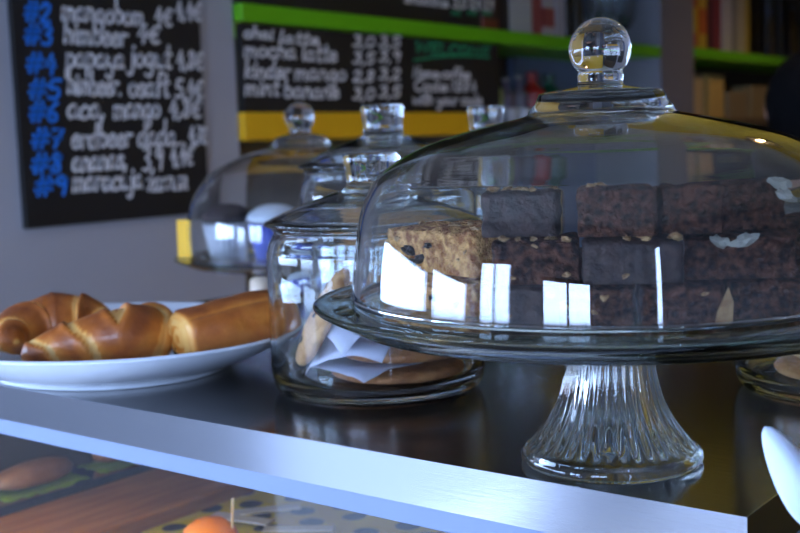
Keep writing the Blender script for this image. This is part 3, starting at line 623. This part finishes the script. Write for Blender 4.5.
# ------------------------------------------------------------------ spoon in a cup at the counter end
led = thing('side_ledge', (.3, .1, ZF), 'dark lower serving ledge beside the counter end', 'ledge')
for nm, a in (('ledge_top', (.012, .55, -.12, .50, -.16, -.135)), ('ledge_body', (.03, .53, -.08, .48, ZF, -.1601))):
    o = box(nm, *a, M_dark if nm == 'ledge_body' else mat('ledge_laminate', (.03, .027, .027), .4)); o.parent = led; o.matrix_parent_inverse = Matrix.Translation((-.3, -.1, -ZF))
def spoon():
    dep = .455; tip = atd(764, 427, dep); neck = atd(822, 524, dep + .006); ax = (tip - neck); L = ax.length; ax.normalize()
    side = (CR - ax * CR.dot(ax)).normalized(); nrm = ax.cross(side).normalized()
    side = (side * math.cos(.25) + nrm * math.sin(.25)).normalized(); nrm = ax.cross(side).normalized()
    bm = bmesh.new(); rows = []; N = 28; Mx = 12
    for i in range(N + 1):
        t = i / N     # 0 neck .. 1 tip
        wd = .0092 * (math.sin(math.pi * min(max(t, 0), 1) ** .62) ** .55) if 0 < t < 1 else 0
        wd = max(wd, .0035 * (1 - t)); row = []
        for j in range(Mx + 1):
            s = -1 + 2 * j / Mx; dpt = -.006 * (1 - s * s) * math.sin(math.pi * t)
            row.append(bm.verts.new(neck + ax * (L * t) + side * (wd * s) + nrm * dpt))
        rows.append(row)
    for A, B in zip(rows, rows[1:]):
        for j in range(Mx): bm.faces.new((A[j], A[j + 1], B[j + 1], B[j]))
    bmesh.ops.remove_doubles(bm, verts=bm.verts[:], dist=1e-6)
    me = D.meshes.new('spoon_bowl'); bm.to_mesh(me); bm.free()
    foot = neck - ax * .02; foot = Vector((neck.x + .016, neck.y + .012, -.131))
    root = thing('plastic_spoon', foot, 'white plastic spoon standing bowl upwards at the counter corner', 'spoon')
    o = link('spoon_bowl', me, M_plastic, None, True); o.parent = root; o.matrix_parent_inverse = Matrix.Translation(-foot)
    s = o.modifiers.new('thick', 'SOLIDIFY'); s.thickness = .0013; s.offset = 0
    bm = bmesh.new(); rows = []
    for i in range(13):
        t = i / 12; p = neck.lerp(foot, t) + ax * (.003 * (1 - t)); wd = .0036 + .0012 * t; th = .0012
        rows.append([bm.verts.new(p + side * sx * wd + nrm * sn * th) for sx, sn in ((-1, -1), (1, -1), (1, 1), (-1, 1))])
    for A, B in zip(rows, rows[1:]):
        for k in range(4): bm.faces.new((A[k], A[(k + 1) % 4], B[(k + 1) % 4], B[k]))
    bm.faces.new(rows[0]); bm.faces.new(rows[-1]); bmesh.ops.recalc_face_normals(bm, faces=bm.faces[:])
    me = D.meshes.new('handle'); bm.to_mesh(me); bm.free(); h = link('handle', me, M_plastic, None); h.parent = root; h.matrix_parent_inverse = Matrix.Translation(-foot)
    cup = tag(link('spoon_cup', lathe_me('spoon_cup', [(0, 0), (.030, 0), (.036, .085), (.0345, .085), (.0285, .003), (0, .003)], 48, False), mat('dark_cup', (.02, .02, .022), .4), None, True, (foot.x + .010, foot.y + .008, -.1348)), 'dark tumbler holding the white plastic spoon', 'cup')
spoon()

# ------------------------------------------------------------------ inside the display case
def ctag(o, l, c): return tag(o, l, c)
ZT = SHZ + .012
bd = ctag(box('wooden_board', -.715, -.603, .04, .56, SHZ + .0004, ZT + .004, M_wood, None, .002), 'reddish wooden serving board inside the display case', 'board')
# polka dot cloth
m = D.materials.new('polka_dot_cloth'); m.use_nodes = True; n = m.node_tree; b_ = n.nodes['Principled BSDF']; b_.inputs['Roughness'].default_value = .8
t_ = n.nodes.new('ShaderNodeTexCoord'); mp = n.nodes.new('ShaderNodeMapping'); mp.inputs['Rotation'].default_value = (0, 0, .6); n.links.new(t_.outputs['Object'], mp.inputs[0])
vo = n.nodes.new('ShaderNodeTexVoronoi'); vo.inputs['Scale'].default_value = 26; vo.inputs['Randomness'].default_value = .15; vo.voronoi_dimensions = '2D'; n.links.new(mp.outputs[0], vo.inputs['Vector'])
r_ = n.nodes.new('ShaderNodeValToRGB'); r_.color_ramp.elements[0].position = .27; r_.color_ramp.elements[0].color = (.02, .02, .02, 1); r_.color_ramp.elements[1].position = .31; r_.color_ramp.elements[1].color = (.52, .42, .015, 1)
n.links.new(vo.outputs['Distance'], r_.inputs[0]); n.links.new(r_.outputs[0], b_.inputs['Base Color'])
bm = bmesh.new(); bmesh.ops.create_grid(bm, x_segments=30, y_segments=40, size=.5)
for v in bm.verts: v.co = Vector((-.47 + v.co.x * .25, .30 + v.co.y * .50, SHZ + .006 + .003 * noise.noise(Vector((v.co.x * 6, v.co.y * 9, 0)))))
me = D.meshes.new('polka_dot_napkin'); bm.to_mesh(me); bm.free(); o = ctag(link('polka_dot_napkin', me, m, None, True), 'yellow napkin with black dots spread on the display case shelf', 'napkin')
s = o.modifiers.new('thick', 'SOLIDIFY'); s.thickness = .0008
M_orange = mat('orange_glaze', (.80, .24, .015), .4, bump=.3, bscale=90); M_stick = mat('pale_toothpick', (.62, .50, .28), .6)
for k, (px, py, lab) in enumerate([(212, 541, 'orange glazed bun with a toothpick on the dotted napkin')]):
    q = onz(px, py, SHZ + .03); t = thing('orange_bun', (q.x, q.y, SHZ + .0105), lab, 'bun')
    link('bun', lathe_me('bun', [(0, 0), (.016, .001), (.023, .010), (.024, .020), (.020, .030), (.012, .0365), (0, .039)], 40, False), M_orange, t, True)
    link('toothpick', tube_me('toothpick', [(.016, .008, .022), (.0175, .010, .055)], .0011, 6), M_stick, t)
# paper strips
M_pw = mat('white_paper_strip', (.50, .52, .56), .6)
for k, (px, py, rz, lab) in enumerate([(243, 517, .2, 'white paper slip on the dotted napkin by the orange bun'), (268, 508, .9, 'white paper slip further back on the dotted napkin'), (300, 527, .6, 'pale paper slip on the dotted napkin, farthest from the wooden board')]):
    q = onz(px, py, SHZ + .014); o = tag(box('paper_slip', -.03, .03, -.007, .007, 0, .0012, M_pw), lab, 'paper'); o.location = (q.x, q.y, SHZ + .0125); o.rotation_euler = (0, 0, rz)
# tray with filled rolls at the far left
M_tray = mat('dark_tray', (.06, .065, .075), .35, .6)
trb = bmesh.new()
def tray_me(w_, l_, h_):
    bm = bmesh.new(); A = [(-w_, -l_), (w_, -l_), (w_, l_), (-w_, l_)]; k = .92
    o_ = [bm.verts.new((x, y, h_)) for x, y in A]; b0 = [bm.verts.new((x * k, y * k, 0)) for x, y in A]; i0 = [bm.verts.new((x * k * .98, y * k * .98, .002)) for x, y in A]; i1 = [bm.verts.new((x * .975, y * .985, h_)) for x, y in A]
    for P0, P1 in ((b0, o_), (o_, i1), (i1, i0)):
        for q in range(4): bm.faces.new((P0[q], P0[(q + 1) % 4], P1[(q + 1) % 4], P1[q]))
    bm.faces.new(b0[::-1]); bm.faces.new(i0); bmesh.ops.recalc_face_normals(bm, faces=bm.faces[:])
    me = D.meshes.new('serving_tray'); bm.to_mesh(me); bm.free(); return me
trb.free()
tr = tag(link('serving_tray', tray_me(.026, .26, .022), M_tray, None, False, (-.7445, .31, SHZ + .0004)), 'narrow dark metal tray of filled rolls at the end of the display case', 'tray')
M_bun = mat('bread_crust', (.20, .085, .028), .6, bump=.3, bscale=80, col2=(.34, .16, .06), cscale=40); M_leaf = mat('lettuce', (.22, .36, .035), .5, bump=.4, bscale=60)
def roll_sandwich(x, y, lab, ln=.042):
    t = thing('filled_roll', (x, y, SHZ + .003), lab, 'sandwich', None, math.pi / 2)
    def half(z0, h, up):
        pr = [(0, 0), (.7, 0), (.95, .15), (1, .45), (.85, .8), (.5, .97), (0, 1.0)]
        me = lathe_me('bread_half', [(a * .020, (b if up else 1 - b) * h + z0) for a, b in pr], 36, False, ln / .020, 1); return me
    link('bread_half', half(.0, .018, False), M_bun, t, True); link('bread_half', half(.025, .020, True), M_bun, t, True)
    bm = bmesh.new(); bmesh.ops.create_grid(bm, x_segments=24, y_segments=14, size=.5)
    for v in bm.verts: q = v.co.copy(); v.co = Vector((q.x * ln * 2.15, q.y * .046, .0215 + .0035 * noise.noise(Vector((q.x * 9, q.y * 7, x * 90 + y * 30)))))
    me = D.meshes.new('lettuce_leaf'); bm.to_mesh(me); bm.free(); o = link('lettuce_leaf', me, M_leaf, t, True); s = o.modifiers.new('thick', 'SOLIDIFY'); s.thickness = .0008
for k, (y, lab) in enumerate([(.14, 'lettuce-filled roll on the dark tray closest to the case glass'), (.25, 'lettuce-filled roll second on the dark tray'), (.36, 'lettuce-filled roll third on the dark tray')]):
    roll_sandwich(-.7445, y, lab)
q = onz(150, 473, SHZ + .03); 
t = thing('filled_roll', (-.655, .36, ZT + .0045), 'filled roll with lettuce on the wooden board', 'sandwich', None, .9)
for src in D.objects:
    if src.name == 'filled_roll': 
        for ch in list(src.children): c2 = ch.copy(); COL.objects.link(c2); c2.parent = t; c2.scale = (.75, .75, .75)
        break
# ------------------------------------------------------------------ menu boards on the wall
def wpt(px, py, x=-1.70): return onx(px, py, x)
def on_board(parent, body, px0, py0, px1, m, hpx=18, x=-1.6995, pen=.0060):
    """a word in chalk: starts at pixel (px0, py0) on the board plane, ends at column px1"""
    a = wpt(px0, py0); b = wpt(px1, py0); c = wpt(px0, py0 - hpx)
    o = link('lettering', text_me(body, b.y - a.y, c.z - a.z, pen), m, None)
    o.matrix_world = Matrix(((0, 0, 1, x), (1, 0, 0, a.y), (0, 1, 0, a.z), (0, 0, 0, 1))); o.parent = parent
    return o
bz = wpt(27, 229).z
mb = tag(box('menu_board', -1.7145, -1.70, .792, 1.2575, bz, 1.05, M_black, None, .001), 'tall black menu board with blue numbers and white chalk drinks list', 'menu board')
for nb, x0, x1, yb in [('#2', 24, 50, 20), ('#3', 24, 52, 43), ('#4', 26, 56, 72), ('#5', 28, 60, 98), ('#6', 29, 58, 121), ('#7', 31, 62, 148), ('#8', 31, 62, 173), ('#9', 34, 67, 196)]:
    on_board(mb, nb, x0, yb, x1, M_chalkb, 21, pen=.0068)
for tx, x0, x1, yb in [('mangobom.', 61, 147, 19), ('4€', 154, 172, 25), ('4,4€', 175, 201, 18), ('himbeer', 63, 127, 43), ('4€', 136, 160, 42), ('papaya', 65, 124, 66), ('jogut', 129, 171, 66), ('4,8€', 176, 203, 68),
        ('himbeer.', 67, 121, 94), ('osaft', 128, 169, 96), ('5,4€', 175, 203, 97), ('aca,', 67, 105, 118), ('mango', 113, 160, 118), ('4,8€', 168, 201, 117), ('erdbeer', 71, 132, 148), ('dada...', 137, 186, 146), ('4,7€', 189, 207, 144),
        ('ananas,', 72, 127, 171), ('3,9', 142, 163, 171), ('4,4€', 170, 193, 165), ('maracuja', 72, 143, 192), ('zarrum', 147, 188, 191)]:
    on_board(mb, tx, x0, yb, x1, M_chalk, 25 if tx[0] not in '45' else 19)
fb = tag(box('menu_board', -1.7145, -1.70, 1.378, 2.45, wpt(240, 112).z, .4550, M_black, None, .001), 'wide black chalkboard under the green shelf listing lattes', 'menu board')
for tx, x0, x1, yb in [('chai', 243, 273, 37), ('latte', 278, 319, 42), ('mocha', 243, 296, 56), ('latte', 301, 337, 60), ('kinder', 244, 290, 77), ('mango', 294, 346, 79), ('mint', 244, 279, 95), ('banane', 283, 339, 97)]:
    on_board(fb, tx, x0, yb, x1, M_chalk, 12 if yb < 50 else 18, pen=.0066)
for r0, yb in enumerate((46, 63, 81, 99)):
    on_board(fb, ('3,0', '3,5', '2,8', '3,0')[r0], 352, yb, 374, M_chalk, 12); on_board(fb, ('3,5', '3,9', '3,2', '3,5')[r0], 378, yb - (2 if r0 else 0), 400, M_chalk, 12)
on_board(fb, 'WELCOME', 414, 52, 489, M_chalkg, 12, pen=.008)
for tx, x0, x1, yb in [('Name-coffee', 413, 470, 77), ('Code:1884', 413, 476, 90), ('with your code', 412, 482, 104)]: on_board(fb, tx, x0, yb, x1, M_chalk, 12)
ul = [wpt(414 + k * 7.5, 60 - 4 * math.sin(k / 10 * math.pi * .8)) for k in range(11)]
o = link('underline', tube_me('underline', [(-1.6985, p_.y, p_.z) for p_ in ul], .003, 6), M_chalkg); o.parent = fb
ub = tag(box('menu_board', -1.7145, -1.70, 1.378, 2.36, .4985, 1.05, M_black, None, .001), 'upper black chalkboard standing on the green shelf edge', 'menu board')
for tx, x0, x1, yb in [('smoothie', 404, 448, 2), ('3,0', 452, 466, 7), ('3,4', 469, 480, 8), ('3,9', 483, 493, 9)]: on_board(ub, tx, x0, yb, x1, M_chalk, 11)
for x0 in (451, 467, 482): on_board(ub, 'ml', x0, 14, x0 + 9, M_chalkg, 5)
sh = tag(box('bar_shelf', XW + .001, -1.688, 1.375, 3.548, .458, .4975, M_green, None, .002), 'long bright green shelf board above the latte chalkboard', 'shelf')
sh2 = tag(box('bar_shelf', XW + .001, -1.688, 3.852, YN - .01, .470, .5085, M_green, None, .002), 'green shelf board of bottles beyond the grey post', 'shelf')
ys_ = tag(box('shelf_fascia', XW + .001, -1.697, 1.375, 2.45, wpt(240, 140).z, wpt(240, 112).z - .001, M_yel, None, .001), 'yellow painted shelf edge under the latte chalkboard', 'shelf')
ls = tag(box('bar_shelf', XW + .001, -1.75, 2.452, 2.968, .185, .215, M_brownwall, None, .002), 'dark lower shelf of bottles beside the latte chalkboard', 'shelf')
ls2 = tag(box('bar_shelf', XW + .001, -1.72, 3.852, YN - .01, .200, .230, mat('pale_wood_shelf', (.16, .11, .06), .5), None, .002), 'pale wooden lower shelf beyond the grey post', 'shelf')

# ------------------------------------------------------------------ things on the bar shelves
def wy(px, x=-1.80): return onx(px, 60, x).y
def carton(px0, px1, z, h, col, label, x=-1.80, dpt=.09, band=None):
    y0, y1 = wy(px0, x), wy(px1, x); nm = 'carton'
    m = mat('carton_%d_%d_%d' % tuple(int(c * 99) for c in col), col, .5)
    t = thing('carton', (x - dpt / 2, (y0 + y1) / 2, z + .0003), label, 'carton'); hw = (y1 - y0) / 2
    link('box', box_me('box', -dpt / 2, dpt / 2, -hw, hw, 0, h, .002), m, t)
    if band: link('printed_band', box_me('printed_band', -dpt / 2 - .0008, dpt / 2 + .0008, -hw - .0008, hw + .0008, h * .25, h * .6), mat('carton_%d_%d_%d' % tuple(int(c * 99) for c in band), band, .5), t)
    return t
def bottle(px, wpx, z, h, col, label, x=-1.80, clear=False, cap=(.1, .1, .1), metal=False):
    y = wy(px, x); r = abs(wy(px + wpx / 2, x) - wy(px - wpx / 2, x)) / 2
    t = thing('bottle', (x - r, y, z + .0003), label, 'bottle')
    pr = smooth_prof([(r * .9, 0), (r, .006), (r, h * .58), (r * .9, h * .66), (r * .45, h * .76), (r * .36, h * .84), (r * .36, h * .93)], 3)
    key = 'bottle_%s_%d_%d_%d' % ('g' if clear else 'o', *[int(c * 99) for c in col])
    m = (glass(key, col, 1.3) if clear else mat(key, col, .18, coat=.4))
    link('bottle_body', lathe_me('bottle_body', [(0, 0)] + pr + [(0, h * .93)], 32, False), m, t, True)
    link('cap', lathe_me('cap', [(0, h * .931), (r * .42, h * .931), (r * .42, h), (0, h)], 24, False), mat('cap_%d_%d_%d' % tuple(int(c * 99) for c in cap), cap, .4), t)
    return t
def flute(px, wpx, z, h, label, x=-1.78, group=None):
    y = wy(px, x); r = abs(wy(px + wpx / 2, x) - wy(px - wpx / 2, x)) / 2
    pr = [(0, 0), (r * .8, 0), (r * .85, .004), (r * .15, .012), (r * .12, h * .3), (r * .5, h * .36), (r * .95, h * .55), (r, h * .8), (r * .88, h), (r * .84, h), (r * .95, h * .8), (r * .9, h * .56), (r * .45, h * .38), (0, h * .36)]
    return tag(link('drinking_glass', lathe_me('drinking_glass', pr, 40, False), M_jar, None, True, (x - r, y, z + .0003)), label, 'glass', group)
ZS, ZS2 = .4975, .5085
carton(484, 500, ZS, .20, (.22, .05, .03), 'dark red carton on the green shelf by the upper chalkboard', band=(.06, .03, .03))
carton(502, 510, ZS, .17, (.03, .025, .03), 'slim black carton on the green shelf beside the white carton')
carton(512, 533, ZS, .20, (.62, .60, .62), 'wide white carton on the green shelf')
carton(535, 543, ZS, .19, (.42, .09, .09), 'slim red carton on the green shelf between white cartons')
carton(545, 555, ZS, .18, (.60, .55, .58), 'narrow white carton with red band on the green shelf', band=(.42, .09, .09))
carton(557, 566, ZS, .19, (.55, .52, .60), 'pale lilac carton on the green shelf near the bottles')
for i, (px, cc, lab) in enumerate([(573, (.02, .02, .02), 'black bottle on the green shelf beside the lilac carton'), (583, (.05, .045, .03), 'dark brown bottle on the green shelf beside the black bottle')]): bottle(px, 8, ZS, .27, cc, lab)
for i, px in enumerate((603, 614, 625, 636, 646)): flute(px, 10, ZS, .24, 'clear stemmed glass standing on the green shelf before blue wall', group='stemmed glasses on the green shelf')
bottle(501, 12, .215, .185, (.42, .50, .20), 'pale green bottle on the dark lower shelf', x=-1.85, cap=(.5, .5, .3))
bottle(513, 10, .215, .16, (.24, .20, .30), 'mauve bottle on the dark lower shelf beside the pale green one', x=-1.85, cap=(.5, .5, .55))
bottle(526, 10, .215, .17, (.20, .18, .26), 'grey-violet bottle on the dark lower shelf', x=-1.85, cap=(.5, .5, .55))
bottle(543, 14, .215, .185, (.50, .03, .03), 'red bottle on the dark lower shelf', x=-1.85, cap=(.4, .02, .02))
bottle(561, 14, .215, .18, (.02, .12, .07), 'dark green bottle on the dark lower shelf', x=-1.85, cap=(.02, .1, .06))
for i, (px, cc) in enumerate(((489, (.6, .6, .62)), (507, (.6, .6, .66)), (520, (.7, .68, .7)), (534, (.62, .6, .6)))):
    t = tag(link('small_cup', lathe_me('small_cup', [(0, 0), (.022, 0), (.030, .055), (.0275, .055), (.020, .003), (0, .003)], 32, False), M_china, None, True, (-1.785, wy(px, -1.79), .2153)), 'small white cup in a row on the dark lower shelf', 'cup', 'white cups on the lower shelf')
# beyond the post
for px0, px1, cc, bnd, lab in [(690, 698, (.45, .10, .03), (.60, .42, .04), 'red and yellow carton next to the grey post'), (699, 707, (.58, .40, .05), (.5, .12, .03), 'yellow carton with red band beyond the post'), (709, 713, (.10, .02, .03), None, 'thin dark maroon carton beyond the post'),
        (715, 721, (.25, .04, .05), None, 'dark red carton beyond the post'), (723, 732, (.52, .52, .58), None, 'white carton beyond the post'), (734, 738, (.30, .28, .26), None, 'grey carton beside the white one beyond the post'), (739, 745, (.55, .50, .36), None, 'cream carton beyond the post'), (746, 750, (.48, .36, .06), None, 'mustard carton beside the clear bottles')]:
    carton(px0, px1, ZS2, .30, cc, lab, x=-1.78, dpt=.12, band=bnd)
for i, px in enumerate((757, 766, 779, 791)):
    y = wy(px, -1.76); r = .034; t = thing('water_bottle', (-1.80, y, ZS2 + .0003), 'clear glass swing-top bottle on the green shelf beyond the post', 'bottle', 'clear bottles beyond the post')
    pr = smooth_prof([(r * .9, 0), (r, .006), (r, .22), (r * .85, .26), (r * .4, .30), (r * .36, .34)], 3)
    link('bottle_body', lathe_me('bottle_body', [(0, 0)] + pr + [(0, .34)], 32, False), glass('bottle_clear_glass', (.85, .9, .96), 1.4), t, True)
    link('stopper', lathe_me('stopper', [(0, .3405), (r * .5, .3405), (r * .7, .355), (r * .6, .375), (0, .385)], 24, False), M_china, t, True)
for px, lab in ((772.5, 'amber bottle standing between clear bottles'), (798, 'amber bottle at the far end of the green shelf')): bottle(px, 5, ZS2, .30, (.16, .10, .03), lab, x=-1.86)
for px0, px1, h, cc, lab in [(692, 703, .185, (.58, .46, .26), 'cream packet on the pale wooden shelf next to the post'), (708, 724, .19, (.62, .44, .14), 'pale yellow packet on the pale wooden shelf'), (728, 748, .12, (.30, .24, .14), 'low tan box on the pale wooden shelf'), (752, 768, .15, (.34, .26, .12), 'taller tan box on the pale wooden shelf')]:
    carton(px0, px1, .230, h, cc, lab, x=-1.78, dpt=.10)

# ------------------------------------------------------------------ person behind the bar
def person():
    hc = atd(815, 112, 2.30); gx, gy = hc.x, hc.y; hz = hc.z
    fw = Vector((-.35, .94, 0)).normalized(); sd = Vector((fw.y, -fw.x, 0))
    root = thing('person', (gx, gy, ZF), 'person with short black hair and dark top standing behind the counter', 'person')
    top = hz + .115; S = (top - ZF) / 1.72
    def P(s, f, h): return Vector((0, 0, 0)) + sd * (s * S) + fw * (f * S) + Vector((0, 0, h * S))
    def skin(name, verts, edges, rad, m, sub=2, rootv=0):
        me = D.meshes.new(name); me.from_pydata(verts, edges, []); o = link(name, me, m, root)
        sk = o.modifiers.new('skin', 'SKIN'); 
        for i, r in enumerate(rad): me.skin_vertices[0].data[i].radius = r if isinstance(r, tuple) else (r, r)
        me.skin_vertices[0].data[rootv].use_root = True
        ss = o.modifiers.new('sub', 'SUBSURF'); ss.levels = sub; ss.render_levels = sub; sk.use_smooth_shade = True
        return o
    V = [P(0, 0, .95), P(0, .0, 1.12), P(0, -.01, 1.30), P(0, .0, 1.42), P(0, .01, 1.50), P(0, .02, 1.565), P(0, .025, 1.655),
         P(.17, 0, 1.40), P(.21, -.02, 1.14), P(.20, .14, .98), P(.19, .22, .97), P(-.17, 0, 1.40), P(-.21, -.02, 1.14), P(-.20, .14, .98), P(-.19, .22, .97),
         P(.09, 0, .88), P(.095, .01, .50), P(.095, -.02, .09), P(.095, .12, .035), P(-.09, 0, .88), P(-.095, .01, .50), P(-.095, -.02, .09), P(-.095, .12, .035)]
    E = [(0, 1), (1, 2), (2, 3), (3, 4), (4, 5), (5, 6), (3, 7), (7, 8), (8, 9), (9, 10), (3, 11), (11, 12), (12, 13), (13, 14), (0, 15), (15, 16), (16, 17), (17, 18), (0, 19), (19, 20), (20, 21), (21, 22)]
    Rr = [.12, .11, .125, .085, .05, .075, .082, .055, .042, .032, .028, .055, .042, .032, .028, .08, .055, .040, .035, .08, .055, .040, .035]
    skin('body', V, E, [r * S for r in Rr], mat('skin', (.40, .22, .15), .5, sss=.05))
    skin('dark_top', V[:4] + [V[7], V[8], V[11], V[12]], [(0, 1), (1, 2), (2, 3), (3, 4), (4, 5), (3, 6), (6, 7)], [r * S for r in (.150, .145, .155, .115, .078, .062, .078, .062)], mat('dark_cotton', (.02, .02, .024), .8))
    skin('trousers', [V[0], V[15], V[16], V[17], V[19], V[20], V[21]], [(0, 1), (1, 2), (2, 3), (0, 4), (4, 5), (5, 6)], [r * S for r in (.135, .105, .075, .055, .105, .075, .055)], mat('dark_denim', (.02, .025, .04), .8))
    bm = bmesh.new(); bmesh.ops.create_uvsphere(bm, u_segments=40, v_segments=28, radius=.104 * S)
    for v in bm.verts:
        d = v.co.copy(); v.co.z *= 1.12
        loc = Vector((d.dot(sd), d.dot(fw), d.z)) / (.112 * S)
        if loc.y > .45 and loc.z < .45: v.co -= fw * (.055 * S * min(1, (loc.y - .45) * 2))
        v.co += v.co.normalized() * .006 * S * noise.noise(d * 60)
    me = D.meshes.new('hair'); bm.to_mesh(me); bm.free(); link('hair', me, mat('black_hair', (.004, .004, .005), .9, spec=.1, bump=.4, bscale=120), root, True, tuple(P(0, -.005, 1.615)))
    for s_ in (-1, 1):
        me = lathe_me('ear', [(0, -.008), (.014, -.006), (.019, 0), (.014, .005), (0, .003)], 20, False, 1.0, 1.5); o = link('ear', me, MATS['skin'], root, True, tuple(P(.100 * s_, .03, 1.60))); o.rotation_euler = (0, s_ * math.pi / 2, math.atan2(sd.y, sd.x))
        me = lathe_me('eye', [(0, -.011), (.008, -.008), (.011, 0), (.008, .008), (0, .011)], 16, False); link('eye', me, M_china, root, True, tuple(P(.033 * s_, .112, 1.625)))
    me = lathe_me('nose', [(0, -.022), (.013, -.016), (.010, .0), (.004, .024), (0, .028)], 16, False); link('nose', me, MATS['skin'], root, True, tuple(P(0, .125, 1.60)))
    me = lathe_me('mouth', [(0, -.005), (.018, -.002), (.018, .002), (0, .005)], 16, False); link('mouth', me, mat('lips', (.35, .10, .09), .5), root, True, tuple(P(0, .100, 1.555)))
person()

# ------------------------------------------------------------------ ceiling lamps (warm) over the back bar; second one added to light the beam
for k, (x, y, lab) in enumerate([(-.9, 4.3, 'warm pendant lamp over the far end of the bar'), (-.25, 1.75, 'unseen warm pendant lamp added to brighten the yellow beam')]):
    t = thing('pendant_lamp', (x, y, 1.05), lab, 'lamp')
    link('shade', lathe_me('shade', [(.02, .16), (.03, .15), (.12, .0), (.117, .0), (.027, .147), (.02, .156)], 40, True), M_black, t, True)
    link('bulb', lathe_me('bulb', [(0, .02), (.02, .03), (.03, .05), (.022, .08), (.012, .10), (0, .10)], 24, False), mat('warm_bulb', (1, .8, .5), .4, emit=(1, .62, .28), estr=210), t, True)
    link('cord', tube_me('cord', [(0, 0, .15), (0, 0, .6995)], .003, 8), M_black, t)
